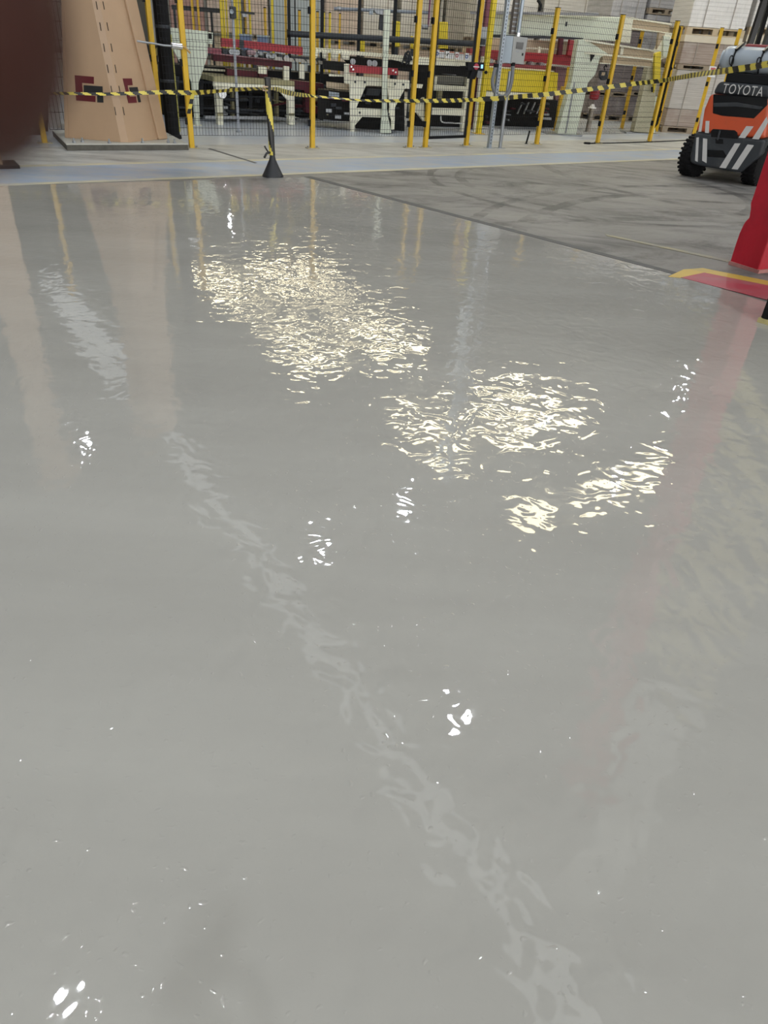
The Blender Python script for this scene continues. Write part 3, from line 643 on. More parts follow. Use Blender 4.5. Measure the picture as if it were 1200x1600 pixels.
# dark boxes below: machine bodies with the shade under the table painted in
pd = p.off(1.3)
t = thing('shaded_machine_bed', 'machine bed under the table with the shade put into its dark colour', 'machine', pd.at(400, 188))
slab(t, 'shade_skirt', pd, [(262, 100), (545, 118), (545, 196), (262, 184)], 0.8, dark)
for k in range(7):
    x = 275 + k * 38
    slab(t, 'rib', pd, [(x, 120 + k * 2), (x + 5, 120 + k * 2), (x + 5, 180), (x, 180)], 0.1, darkg, off=-0.11)
for y0 in (126, 146, 166): slab(t, 'rail', pd, [(266, y0), (530, y0 + 8), (530, y0 + 11), (266, y0 + 3)], 0.08, darkg, off=-0.2)
rnd = random.Random(11)
for k in range(26):
    x = 335 + rnd.random() * 200; y = 140 + rnd.random() * 40 + (x - 335) * .03; o_ = -.25 - rnd.random() * .5; mm = rnd.choice([darkg, darkg, greym, burg, olive, dark])
    if k % 2: w_, h_ = 3 + rnd.random() * 10, 2 + rnd.random() * 7; slab(t, 'fitting', pd, [(x, y), (x + w_, y + w_ * .05), (x + w_, y + h_ + w_ * .05), (x, y + h_)], .12, mm, off=o_)
    else: a = pd.at(x, y, o_); MB().cyl(a, a + p.t * (.15 + rnd.random() * .5) + Vector((0, 0, rnd.uniform(-.1, .1))), .012 + rnd.random() * .03, n=8).build('tube', mm, t)
pd2 = p.off(0.55)
t = thing('floor_rail', 'low grey guide rail on the floor below the table', 'rail', pd2.at(500, 200))
slab(t, 'rail_bar', pd2, [(320, 181), (430, 182), (545, 199), (545, 203), (430, 187), (320, 186)], 0.08, greym)
# 3 red conveyor on top
p3 = PL((456, 196), 18, 0.25)
t = thing('red_conveyor', 'long red and burgundy roller conveyor above the olive table', 'machine', p3.at(400, 120))
slab(t, 'upper_red_beam', p3, [(381, 63), (473, 73.5), (473, 86.5), (381, 74.5)], 0.18, redp)
slab(t, 'left_red_block', p3, [(346, 59.5), (375, 62), (375, 74), (346, 73)], 0.2, redp)
slab(t, 'beam_joint', p3, [(374, 62), (381, 63), (381, 76), (374, 75)], 0.2, darkg, off=-.01)
slab(t, 'lower_beam', p3, [(333, 84), (456, 97), (456, 107), (333, 95)], 0.5, burg, off=0.05)
slab(t, 'lower_flange', p3, [(333, 83), (456, 95.5), (456, 97), (333, 84.5)], 0.14, mat('pinkish_edge', (.38, .2, .22), .5), off=0.0)
slab(t, 'bottom_beam', p3, [(355, 108), (412, 113), (412, 122), (355, 118)], 0.5, burg, off=0.1)
slab(t, 'end_block', p3, [(322, 74), (346, 77), (346, 85), (322, 83)], 0.4, mat('dusty_red', (.30, .07, .10), .6, dirt=(.3, .25, .25)))
slab(t, 'right_drop_plate', p3, [(444, 124), (506, 131), (506, 141), (486, 141), (484, 165), (497, 167), (497, 178), (478, 176), (476, 141), (444, 138)], 0.3, burg)
slab(t, 'centre_post', p3, [(405, 104), (418, 105), (418, 122), (405, 121)], 0.3, burg)
for k in range(11):
    x = 352 + k * 9.6; y = 78 + k * 1.0
    a = p3.at(x, y + 2); MB().cyl(a, a + p3.n * 0.5, 0.045, n=10).build('roller', greym if k % 3 else darkg, t)
for (x0, y0, w, h) in ((386, 78, 14, 9), (403, 80, 9, 8), (420, 86, 10, 7)):
    slab(t, 'gear_motor', p3, [(x0, y0), (x0 + w, y0 + 1), (x0 + w, y0 + h), (x0, y0 + h - 1)], 0.25, mat('motor_pink', (.33, .22, .24), .5) if w == 14 else greym, off=-0.1, bevel=0.02)
for k in range(5): slab(t, 'chain_guard', p3, [(425 + k * 18, 88 + k * 1.7), (440 + k * 18, 89.5 + k * 1.7), (442 + k * 18, 95 + k * 1.7), (427 + k * 18, 93.6 + k * 1.7)], 0.1, mat('perforated_grey', (.45, .43, .38), .5) if k == 0 else MATS['perforated_grey'], off=-0.05)
for pol in ([(443, 103), (452, 104), (452, 128), (443, 127)], [(468, 100), (476, 101), (476, 124), (468, 123)], [(404, 104), (417, 105), (417, 116), (404, 115)]): slab(t, 'cream_bracket', p3, pol, 0.12, cream, off=-0.03)
slab(t, 'lower_cross_tube', p3, [(318, 107), (352, 109), (352, 112), (318, 110)], 0.1, cream, off=0.3)
slab(t, 'lower_cross_tube', p3, [(316, 113), (350, 116), (350, 119), (316, 116)], 0.1, olive, off=0.2)
# sensor pole
q = G(373, 207)
t = thing('sensor_pole', 'thin grey pole with a small sensor head behind the mesh', 'pole', q)
top = q + Vector((0, 0, 1.62)); MB().cyl(q, top, 0.022, n=12).build('pole', mat('dull_galvanised', (.42, .45, .5), .4, .3), t)
MB().box(top + Vector((0, 0, .06)), .09, .1, .16, .4).build('sensor_head', darkg, t, 0.01); MB().cyl(top + Vector((0, -.05, .07)), top + Vector((0, -.09, .07)), .03, n=12).build('sensor_lens', bluegrey, t)
MB().cyl(top + Vector((.0, 0, .14)), top + Vector((-.01, 0, .32)), .018, n=8).build('antenna', greym, t); MB().cyl(q, q + Vector((0, 0, .02)), .05, n=12).build('foot', greym, t)
# 4 cream stacker frame
p = PL((590, 208), 8)
t = thing('stacker_frame', 'cream stacker frame with gusseted legs and red bolted beam', 'machine', p.at(580, 207))
slab(t, 'top_plate', p, [(538, 100), (546, 100), (546, 118), (604, 123), (640, 126), (640, 139), (630, 138), (604, 135), (572, 133.5), (538, 130)], 0.12, cream)
slab(t, 'left_leg', p, [(546, 131), (572, 133.5), (556.5, 169), (566, 182.5), (554.5, 196), (554, 208), (548, 208)], 0.12, cream, off=.002)
slab(t, 'cross_bar', p, [(556, 169), (600, 171), (600, 184), (565, 182.5)], 0.1, cream, off=.01)
slab(t, 'right_leg', p, [(605, 136), (633, 138), (617, 168), (616.5, 202), (611, 203), (611.5, 188), (607, 178), (609, 168)], 0.12, cream, off=.004)
slab(t, 'tall_mast', p, [(600.5, 15), (610, 15.5), (605.5, 120), (604.5, 170), (611.5, 208), (594.5, 208), (597.5, 170), (597.5, 120)], 0.14, palegreen, off=-.1)
slab(t, 'red_bolted_beam', p, [(546, 101), (622, 107), (622, 118), (546, 113)], 0.12, redp, off=-.05)
for (x, y) in ((549, 104), (552, 108.5), (614, 110), (618, 113)):
    c0 = p.at(x, y, -.05); MB().cyl(c0, c0 - p.n * .012, .016, n=8).build('bolt', chrome, t)
for (x, y) in ((555, 128), (570, 128.5), (617, 131), (630, 132), (562, 176), (607, 178)):
    c0 = p.at(x, y, -.002); MB().cyl(c0, c0 - p.n * .012, .02, n=8).build('bolt', darkg, t)
for pol in ([(514, 116), (541, 117.5), (541, 120), (514, 119)], [(510, 128), (546, 132), (546, 141), (510, 137)]): slab(t, 'side_tube', p, pol, 0.2, cream if pol[0][1] < 120 else tanp, off=.2)
slab(t, 'dark_guard', p, [(505, 95), (541, 98), (541, 112), (505, 108)], 0.4, dark, off=.25)
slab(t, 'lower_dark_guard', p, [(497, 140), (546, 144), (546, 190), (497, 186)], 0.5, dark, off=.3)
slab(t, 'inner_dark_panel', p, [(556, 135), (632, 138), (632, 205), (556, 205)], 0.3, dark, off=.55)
slab(t, 'drive_housing', p, [(575, 139), (596, 140), (592, 150), (572, 149)], 0.2, darkg, off=.4)
slab(t, 'air_bottle', p, [(514, 143), (530, 145), (530, 152), (514, 150)], 0.1, bluegrey, off=.25)
for k in range(20):
    x = 500 + rnd.random() * 125; y = 146 + rnd.random() * 44; o_ = .1 + rnd.random() * .18 if x < 546 else .3 + rnd.random() * .2; mm = rnd.choice([darkg, greym, burg, darkg, olive])
    if 545 < x < 556 or (x > 556 and 168 < y < 184): continue
    w_, h_ = 2 + rnd.random() * 9, 1.5 + rnd.random() * 4; slab(t, 'fitting', p, [(x, y), (x + w_, y + w_ * .05), (x + w_, y + h_ + w_ * .05), (x, y + h_)], .1, mm, off=o_)
# upper cream beam with saddle blocks
p5 = PL((590, 208), 8, 0.5)
t = thing('cream_crossbeam', 'cream cross beam with rounded saddle blocks above the stacker', 'machine', p5.at(570, 92))
slab(t, 'beam', p5, [(490, 74.5), (533, 77.5), (640, 88), (742, 95.5), (738, 104), (640, 100.5), (620, 95), (600, 90), (533, 84), (490, 81)], 0.2, cream)
for pol in ([(490, 77), (498, 78), (497, 89), (493, 92), (490, 91)], [(503, 78), (511, 79), (510, 92), (504, 91)], [(517, 79), (529, 80), (529, 89), (525, 93), (519, 92), (517, 88)], [(533, 80), (546, 81), (546, 94), (534, 93)]): slab(t, 'saddle_block', p5, pol, 0.18, cream, off=-.06, bevel=.01)
slab(t, 'dark_roll_bed', p5, [(533, 87), (640, 97), (738, 106), (736, 118), (640, 112), (546, 104)], 0.4, dark, off=.08)
for x in (551, 577, 585): a = p5.at(x, 96 + (x - 551) * .09); MB().cyl(a, a - p5.n * .08, .05, n=14).build('drive_wheel', greym, t)
m = MB(); rnd = random.Random(3)
for k in range(9):
    a = p5.at(628 + rnd.random() * 16, 88 + rnd.random() * 14, -.1); b_ = p5.at(628 + rnd.random() * 16, 88 + rnd.random() * 14, -.2); c_ = (a + b_) / 2 + Vector((0, -.1, .12)); m.tube(smooth_path([a, c_, b_], .04), .012, 6)
m.build('hose_bundle', darkg, t)
# four placards on the beam above the gate
papb = mat('placard_header', (.45, .17, .1), .5); papi = mat('placard_symbol', (.08, .14, .35), .5); papi2 = mat('placard_symbol_dark', (.08, .1, .08), .5); papi3 = mat('placard_symbol_red', (.5, .12, .12), .5)
for k in range(4):
    x = 681 + k * 15.3; y = 78 + k * 1.6
    t = thing('safety_placard', ['leftmost white safety placard above the gate, blue symbol', 'second white safety placard, dark diagonal symbol', 'third white safety placard, red symbol', 'rightmost white safety placard above the gate, blue symbol'][k], 'sign', p5.at(x + 6, y + 11), 0, 'white safety placards above the gate')
    slab(t, 'plate', p5, [(x, y), (x + 14, y + 1), (x + 13, y + 12.5), (x - 1, y + 11.5)], 0.006, white_s, off=-.05)
    slab(t, 'header', p5, [(x + 6, y + .6), (x + 13.6, y + 1.2), (x + 13.3, y + 3.4), (x + 5.7, y + 2.8)], 0.003, papb, off=-.0535)
    if k == 1: slab(t, 'symbol', p5, [(x + 1, y + 7), (x + 4, y + 3), (x + 5, y + 4), (x + 2.4, y + 8)], 0.003, papi2, off=-.0535)
    else:
        c0 = p5.at(x + 2.4, y + 5.8, -.0505); MB().lathe(c0, -p5.n, [(0, .03), (.003, .03)], 16).build('symbol', papi3 if k == 2 else papi, t); MB().lathe(c0, -p5.n, [(.003, .013), (.005, .013)], 12).build('symbol_centre', white_s, t)
    for j in range(3): slab(t, 'text_line', p5, [(x + 6, y + 5 + j * 2), (x + 11.5, y + 5.4 + j * 2), (x + 11.5, y + 5.9 + j * 2), (x + 6, y + 5.5 + j * 2)], 0.002, boxgrey, off=-.0525)
# 5 frame behind the gate
p = PL((672, 206), 25)
t = thing('gate_bay_frame', 'cream ladder-like frame behind the black mesh gate', 'machine', p.at(700, 205))
slab(t, 'upper_rail', p, [(672, 131.5), (734, 135.5), (732, 143), (671, 141)], 0.12, cream)
slab(t, 'lower_rail', p, [(670, 168.5), (730, 170.5), (728, 181), (669, 179)], 0.12, cream)
slab(t, 'left_leg', p, [(675, 118), (678, 118), (672, 206), (667, 206)], 0.1, cream, off=-.01)
slab(t, 'right_leg', p, [(730, 121), (735, 121), (728, 206), (721, 206)], 0.1, cream, off=-.01)
slab(t, 'side_plate', p, [(676, 119), (684, 119.5), (683, 131), (675, 131)], 0.1, cream, off=-.015)
slab(t, 'grey_tray', p, [(684, 119), (730, 121), (729, 133), (684, 131)], 0.3, mat('grey_tray', (.22, .22, .19), .5), off=.1)
slab(t, 'inner_post', p, [(685, 142), (692, 142), (690, 160), (684, 160)], 0.1, olive, off=.2)
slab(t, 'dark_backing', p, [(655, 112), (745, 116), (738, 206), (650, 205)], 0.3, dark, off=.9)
slab(t, 'clamp', p, [(694, 116), (702, 108), (711, 109), (713, 118)], 0.1, greym, off=-.02)
MB().tube(smooth_path([p.at(689, 181), p.at(689, 188), p.at(693, 191.5), p.at(705, 192), p.at(722, 193)], .03), .012, 8).build('drain_tube', mat('white_tube', (.6, .6, .58), .5), t)
for pol in ([(645, 131), (661, 132), (659, 138), (644, 137)],): slab(t, 'left_stub', p, pol, .1, cream)
slab(t, 'left_brace', p, [(640, 163), (652, 164), (663, 152), (663, 190), (652, 176), (640, 175)], .1, cream, off=.2)
# thick yellow machine post and cream post
q = G(747.5, 209)
t = thing('yellow_machine_post', 'thick bright yellow post behind the gate lock', 'post', q)
MB().box(q + Vector((0, 0, 1.5)), .09, .09, 3.0, .4).build('upright', yellow2, t, .008); MB().box(q + Vector((0, 0, .006)), .2, .2, .012, .4).build('base_plate', yellow, t)
MB().cyl(q + Vector((-.0, -.06, 1.05)), q + Vector((0, -.09, 1.05)), .03, n=10).build('knob', black_steel, t)
q = G(741, 207)
t = thing('cream_machine_post', 'slim cream post left of the thick yellow post', 'post', q)
MB().box(q + Vector((0, 0, .65)), .055, .08, 1.3, .4).build('upright', cream, t, .004); MB().box(q + Vector((0, 0, .006)), .14, .14, .012, .4).build('base_plate', cream, t)
# dark pipe and black uprights behind the stacker
p = PL((590, 208), 8, 1.6)
t = thing('dark_pipe', 'long dark grey horizontal pipe across the middle of the machine', 'pipe', p.at(600, 60))
MB().cyl(p.at(450, 52.5), p.at(760, 69.5), .052, n=16).build('pipe', darkg, t)
for x in (451, 757): c0 = p.at(x, 52.5 + (x - 451) * .0555); MB().cyl(c0 - p.t * .03, c0 + p.t * .03, .066, n=16).build('collar', black_steel, t)
pu_ = p.off(.2)
def upright(name, label, cat, xb, w, z0, z1, m, pl, yref=55):
    q = pl.at(xb, yref); t = thing(name, label, cat, Vector((q.x, q.y, z0)))
    MB().box(Vector((q.x, q.y, (z0 + z1) / 2)), w, w, z1 - z0, math.radians(pl.ang)).build('upright', m, t, .004)
    MB().box(Vector((q.x, q.y, z0 + .01)), w * 1.25, w * 1.25, .02, math.radians(pl.ang)).build('base_plate', m, t)
    MB().box(Vector((q.x, q.y, z1 + .01)), w * 1.06, w * 1.06, .02, math.radians(pl.ang)).build('cap', black_steel, t); return t
for x, l in ((452, 'black upright at the left end of the dark pipe'), (503, 'black upright right of the second fence post'), (560.5, 'black upright left of the tall cream mast'), (615.5, 'black upright right of the tall cream mast')):
    upright('black_upright', l, 'post', x, .06, .0, 3.2, black_steel, pu_)
upright('yellow_upright', 'yellow upright at the left end of the dark pipe', 'post', 447, .05, 0, 3.2, yellow, pu_.off(.16))
t = thing('grey_pipe', 'thin grey pipe crossing above the dark pipe', 'pipe', p.at(600, 16, .3)); MB().cyl(p.at(522, 13.5, .3), p.at(672, 20, .3), .03, n=12).build('pipe', mat('slate_pipe', (.22, .25, .3), .45), t)
for x in (530, 583): c0 = p.at(x, 13.5 + (x - 522) * .043, .3); MB().cyl(c0 - p.t * .04, c0 + p.t * .04, .042, n=12).build('coupling', greym, t)
t = thing('valve_unit', 'grey valve unit on the thin grey pipe beside the mast', 'valve', p.at(590, 30, .2)); slab(t, 'valve_body', p, [(583, 14), (600, 16), (600, 24), (588, 22)], .12, greym, off=.2, bevel=.01); slab(t, 'actuator', p, [(594, 22), (600, 24), (599, 48), (592, 46)], .15, darkg, off=.25); slab(t, 'flange', p, [(577, 17), (583, 17), (583, 23), (577, 23)], .1, bluegrey, off=.2)
t = thing('purple_rod', 'thin maroon rod hanging beside the close pair of posts', 'rod', p.at(670, 40)); MB().cyl(p.at(669, 42), p.at(674, -30), .018, n=8).build('rod', mat('maroon', (.2, .06, .12), .5), t); c0 = p.at(664, 42); MB().cyl(c0 - p.t * .06, c0 + p.t * .06, .045, n=12).build('rod_fitting', greym, t)
t = thing('maroon_post', 'maroon column between the gate lock post and the yellow machine post', 'post', p.at(762, 30)); c0 = p.at(759, 45); MB().box(Vector((c0.x, c0.y, 1.6)), .12, .12, 3.2, .3).build('upright', mat('maroon_paint', (.19, .05, .075), .5), t, .01); slab(t, 'switch_box', p, [(752, 42), (762, 42), (759, 72), (750, 72)], .12, greym, off=-.15); slab(t, 'junction_box', p, [(752, 60), (759, 61), (758, 70), (751, 69)], .05, darkg, off=-.21)
# ------------------------------------------------------------------ right part of the machine
py = PL((800, 203), 20)
t = thing('yellow_guard', 'bright yellow guard box of the conveyor under the control box', 'guard', py.at(815, 156))
slab(t, 'guard_panel', py, [(764, 105.5), (866, 112.5), (864, 146), (760, 141.5)], .5, yellow2, bevel=.01)
slab(t, 'cream_sill', py, [(757, 142), (865, 146.5), (864, 156), (757, 150)], .5, cream, off=.02)
slab(t, 'top_lip', py, [(764, 104), (866, 111), (866, 112.5), (764, 105.5)], .5, mat('pale_lip', (.6, .55, .35), .5), off=-.02)
slab(t, 'end_panel', py, [(866, 113), (872, 114), (870, 146), (864, 146)], .4, yellow2, off=.06)
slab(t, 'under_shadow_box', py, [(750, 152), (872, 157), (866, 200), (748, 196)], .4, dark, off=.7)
for k in range(4): slab(t, 'brace', py, [(808 + k * 10, 178), (816 + k * 10, 160), (817.5 + k * 10, 160), (809.5 + k * 10, 178)], .04, greym, off=.5)
for k in range(18):
    x = 756 + rnd.random() * 100; y = 160 + rnd.random() * 34; w_, h_ = 2 + rnd.random() * 14, 1 + rnd.random() * 3; slab(t, 'fitting', py, [(x, y), (x + w_, y + w_ * .05), (x + w_, y + h_ + w_ * .05), (x, y + h_)], .1, rnd.choice([darkg, greym, darkg, burg]), off=.35 + rnd.random() * .25)
slab(t, 'floor_tube', py, [(735, 196), (830, 207), (830, 209), (735, 199)], .05, mat('white_tube2', (.55, .55, .53), .5), off=-.1)
pr_ = PL((800, 203), 14, .9)
t = thing('red_girder', 'dark red conveyor girder above the yellow guard', 'machine', pr_.at(820, 110))
slab(t, 'upper_girder', pr_, [(735, 76), (905, 87), (903, 104), (822, 96), (735, 92)], .3, redp)
slab(t, 'lower_girder', pr_, [(760, 98), (860, 103), (858, 111), (758, 107)], .3, mat('faded_red', (.32, .06, .08), .5), off=-.2)
slab(t, 'red_post', pr_, [(891, 62), (901, 64), (896, 88), (887, 86)], .1, redp, off=-.1)
slab(t, 'red_post', pr_, [(875, 60), (881, 60), (878, 86), (872, 86)], .1, burg, off=-.1)
slab(t, 'tan_back_wall', pr_, [(740, 58), (905, 66), (903, 88), (738, 78)], .2, tanp, off=.5)
slab(t, 'cream_rail', pr_, [(822, 74), (873, 76.5), (873, 78.5), (822, 76)], .05, cream, off=.1)
slab(t, 'cream_stub', pr_, [(842, 73), (845.5, 73), (844, 84), (840.5, 84)], .05, cream, off=.06)
for k in range(6): a = pr_.at(768 + k * 16, 96 + k * 1.2, -.15); MB().cyl(a, a + pr_.n * .3, .05, n=10).build('roller', greym, t)
slab(t, 'dusty_gearbox', pr_, [(868, 104), (892, 107), (890, 160), (868, 158)], .4, mat('dusty_maroon', (.2, .1, .11), .7, dirt=(.3, .26, .25)), off=.1)
# pale girder
pg = PL((905, 212), -14, 1.5)
t = thing('pale_box_girder', 'long pale grey-green box girder above the red conveyor', 'girder', pg.at(860, 60))
slab(t, 'girder', pg, [(752, 20.5), (976, 27), (970, 65), (912, 62), (752, 53)], .45, palegreen, bevel=.01)
slab(t, 'cable_tray', pg, [(752, 53.5), (878, 57), (911, 59.5), (911, 62.5), (878, 61), (752, 58)], .2, darkg, off=-.12)
slab(t, 'top_pipe', pg, [(735, 17.5), (935, 20), (935, 24), (735, 22)], .1, mat('grey_pipe_paint', (.3, .31, .33), .45), off=-.12)
slab(t, 'end_cover', pg, [(976, 26), (990, 27), (984, 68), (970, 66)], .45, cream, off=-.02)
slab(t, 'slot', pg, [(884, 34), (887, 34), (886, 41), (883, 41)], .01, darkg, off=-.011)
c0 = pg.at(843, 17, -.1); MB().tube(smooth_path([pg.at(840, 0, -.1), pg.at(845, 8, -.1), pg.at(843, 17, -.1)], .05), .03, 8).build('cable_loop', black_steel, t)
# portal frame 1
pp = PL((890, 212), 6)
t = thing('portal_frame', 'pale green portal leg with tan cross beam left of the yellow sleeve', 'frame', pp.at(888, 210))
slab(t, 'leg_outer_plate', pp, [(904, 61.5), (916, 62), (950, 84), (938, 90), (930, 117), (919, 129), (900, 211), (871, 209), (893, 127), (899, 90)], .28, palegreen, bevel=.006)
slab(t, 'leg_crease', pp, [(897, 129), (899, 129), (885, 208), (883, 208)], .01, MATS['grey_pipe_paint'], off=-.011)
slab(t, 'beam_web', pp, [(916, 65), (1022, 81), (1018, 92), (915, 81)], .06, tanp, off=.03)
slab(t, 'beam_top_flange', pp, [(914, 61.5), (1024, 78.5), (1024, 81), (914, 64.5)], .26, cream, off=-.02)
slab(t, 'beam_mid_flange', pp, [(914, 81), (1020, 92), (1020, 94.5), (914, 84)], .26, cream, off=-.02)
slab(t, 'lower_web', pp, [(940, 86), (1019, 94.5), (1017, 104), (942, 98)], .06, tanp, off=.03)
slab(t, 'lower_flange', pp, [(938, 98), (1018, 104), (1018, 105.5), (938, 99.5)], .2, cream, off=-.01)
slab(t, 'web_stiffener', pp, [(971, 73), (975, 74), (973, 86), (969, 86)], .1, cream, off=-.01)
slab(t, 'slot_hole', pp, [(922, 83), (931, 83.5), (923, 97)], .012, dark, off=-.013)
slab(t, 'base_plate', pp, [(855, 209), (911, 211.5), (908, 214), (855, 212)], .5, greym, off=-.1)
p2 = PL((1005, 210), 6)
t = thing('rear_portal_frame', 'olive-cream portal leg with gusset near the fence corner', 'frame', p2.at(1003, 208))
cream2 = mat('yellowed_cream', (.50, .47, .33), .5, var=.08)
slab(t, 'leg', p2, [(1014, 98), (1032, 98), (1024, 150), (1018, 208), (990, 206), (1004, 144)], .25, cream2, bevel=.006)
slab(t, 'leg_side', p2, [(1024, 150), (1028, 150), (1023, 208), (1018.5, 208)], .2, palegreen, off=.02)
slab(t, 'top_gusset', p2, [(1024, 82), (1040, 52), (1050, 53), (1045, 90), (1034, 92), (1030, 99), (1020, 99)], .2, cream, off=.03)
slab(t, 'tan_gusset', p2, [(1030, 50), (1040, 52), (1026, 80)], .1, tanp, off=.04)
slab(t, 'upper_beam_web', p2, [(989, 30), (1046, 40), (1045, 51), (987, 43)], .1, tanp, off=.35)
slab(t, 'upper_beam_flange', p2, [(987, 27), (1050, 37), (1050, 39.5), (987, 30)], .3, cream, off=.3)
slab(t, 'lower_beam_flange', p2, [(985, 43), (1050, 51.5), (1050, 53), (985, 45)], .3, cream, off=.3)
slab(t, 'beam_post', p2, [(974, 27), (990, 28), (982, 68), (968, 66)], .3, cream, off=.4)
slab(t, 'white_cover', p2, [(1037, 56), (1047, 58), (1044, 88), (1036, 88)], .1, palegreen, off=-.02)
slab(t, 'base_plate', p2, [(979, 206.5), (1030, 210), (1028, 212.5), (979, 209)], .45, greym, off=-.08)
p2s = p2.off(-.12)
t = thing('yellow_sleeve', 'bright yellow angled sleeve hanging on the rear portal leg', 'sleeve', p2s.at(1024, 145))
slab(t, 'sleeve_body', p2s, [(1023, 84), (1028, 81.5), (1033.5, 80.5), (1032, 124), (1026, 130), (1022, 146), (1021, 140), (1022, 115)], .09, yellow2, bevel=.01)
slab(t, 'hook', p2s, [(1018, 136), (1020.5, 136), (1020, 144), (1018, 144)], .03, black_steel)
# bollard motor
q = G(918, 206)
t = thing('pump_stand', 'silvery pipe stand with red motor right of the portal leg', 'pump', q)
MB().cyl(q, q + Vector((0, 0, .46)), .055, n=16).build('pipe_stand', mat('dull_pipe', (.3, .27, .23), .35, .7), t)
MB().lathe(q + Vector((0, 0, .46)), (0, 0, 1), [(0, .09), (.02, .09), (.03, .06), (.08, .03)], 16).build('cap', white_s, t)
MB().lathe(q + Vector((.02, .1, .62)), (0, 0, 1), [(0, .06), (.02, .1), (.12, .11), (.2, .09), (.24, .03)], 18).build('motor', redp, t)
for z in (.66, .72, .78): MB().lathe(q + Vector((.02, .1, z)), (0, 0, 1), [(0, .112), (.015, .112)], 18).build('motor_fin', MATS['faded_red'], t)
ph = PL((940, 204), 6)
t = thing('hook_block', 'dark hook block hanging left of the fence post by the pallet loads', 'hook', ph.at(943, 126))
slab(t, 'block', ph, [(938, 110), (950, 111), (950, 124), (940, 126), (936, 120)], .1, darkg, bevel=.02); MB().tube(smooth_path([ph.at(945, 110), ph.at(944, 105), ph.at(947, 102), ph.at(948, 105)], .02), .012, 8).build('hook', black_steel, t)
slab(t, 'copper_plate', ph, [(941, 113), (946, 113), (945, 118), (940, 118)], .02, tanp, off=-.021); MB().cyl(ph.at(946, 104, .05), ph.at(958, 60, .05), .008, n=6).build('chain', darkg, t)
q = G(869, 204)
t = thing('yellow_guard_post', 'yellow guard post left of the pale portal leg', 'post', q)
MB().box(q + Vector((0, 0, .42)), .1, .1, .84, .2).build('lower_post', yellow, t, .008); MB().box(q + Vector((0.03, 0, .95)), .05, .05, .5, .2).build('upper_post', yellow, t); MB().box(q + Vector((0, 0, .006)), .2, .2, .012, .2).build('base_plate', yellow, t)
# ------------------------------------------------------------------ pallet loads
def layered(name, c1, c2, rows, rough=.6, wrap=0.0):
    m, nt, N, Lk, b, pos = floor_nodes(name)
    sp = N.new('ShaderNodeSeparateXYZ'); Lk.new(pos, sp.inputs[0])
    w = math_n(nt, 'FRACT', math_n(nt, 'MULTIPLY', sp.outputs['Z'], rows))
    n1 = noise(nt, mapping(nt, pos, 0, (1.5, 1.5, rows * 1.7)), 1.0, 4, .7); n2 = noise(nt, pos, 3, 5)
    c = mix(nt, ramp(nt, n1, .35, .65), c1, c2); c = mix(nt, math_n(nt, 'MULTIPLY', math_n(nt, 'LESS_THAN', w, .2), .28), c, tuple(q * .45 for q in c1))
    c = mix(nt, math_n(nt, 'MULTIPLY', ramp(nt, n2, .5, .75), .35), c, (.62, .6, .58))
    Lk.new(c, b.inputs['Base Color']); b.inputs['Roughness'].default_value = rough
    if wrap: b.inputs['Coat Weight'].default_value = wrap; b.inputs['Coat Roughness'].default_value = .12; bump(nt, noise(nt, mapping(nt, pos, 0, (6, 6, 1.2)), 2.5, 4, .6, 1.0), .03, b)
    MATS[name] = m; return m
brownst = layered('brown_board_stack', (.30, .235, .20), (.42, .35, .30), 22)
greyst = layered('grey_board_stack', (.44, .42, .39), (.58, .555, .52), 26)
purpst = layered('purple_grey_stack', (.17, .145, .15), (.28, .24, .24), 20)
whitewrap = layered('white_wrapped_stack', (.60, .585, .56), (.72, .71, .69), 13, .4, .5)
greywrap = layered('grey_wrapped_stack', (.34, .34, .36), (.55, .55, .57), 9, .3, .9)
pinkst = layered('pink_brown_stack', (.36, .21, .19), (.48, .30, .27), 7); tanst = layered('tan_board_stack', (.50, .39, .27), (.62, .52, .40), 8); rosest = layered('pale_rose_stack', (.55, .44, .39), (.68, .58, .52), 7)
woodm = mat('pallet_wood', (.52, .42, .28), .7, var=.2, scale=12); woodd = mat('old_pallet_wood', (.33, .27, .2), .75, var=.25, scale=12)
def pallet(o, a, b, label, m=woodm, h=.14):
    t = thing('pallet', label, 'pallet', o, 0, 'wooden pallets under the loads'); z = Vector((0, 0, 1))
    for k in range(5): MB().obox(o + b * (k * .22) + z * (h - .022), a, b * .12, z * .022).build('deck_board', m, t)
    for i in (0, .45, .9):
        for j in (0, .45, .9): MB().obox(o + a * i + b * j + z * .022, a * .1, b * .1, z * (h - .044)).build('block', m, t)
    for j in (0, .45, .9): MB().obox(o + b * j, a, b * .1, z * .022).build('bottom_board', m, t)
strapm = mat('strapping', (.36, .33, .29), .5)
def load(o, a, b, h, mt, label, grp, sheet_=None):
    t = thing('pallet_load', label, 'pallet load', o, 0, grp); z = Vector((0, 0, 1))
    MB().obox(o + (a + b) * .01, a * .98, b * .98, z * h).build('goods', mt, t, .015)
    if sheet_: MB().obox(o + z * (h + .001), a, b, z * sheet_).build('top_board', mat('pale_board', (.66, .6, .48), .6) if 'pale_board' not in MATS else MATS['pale_board'], t)
    for k in (.25, .72): MB().obox(o - b.normalized() * .004 + a * k, a * .012, b.normalized() * .01, z * h).build('strap', strapm, t)
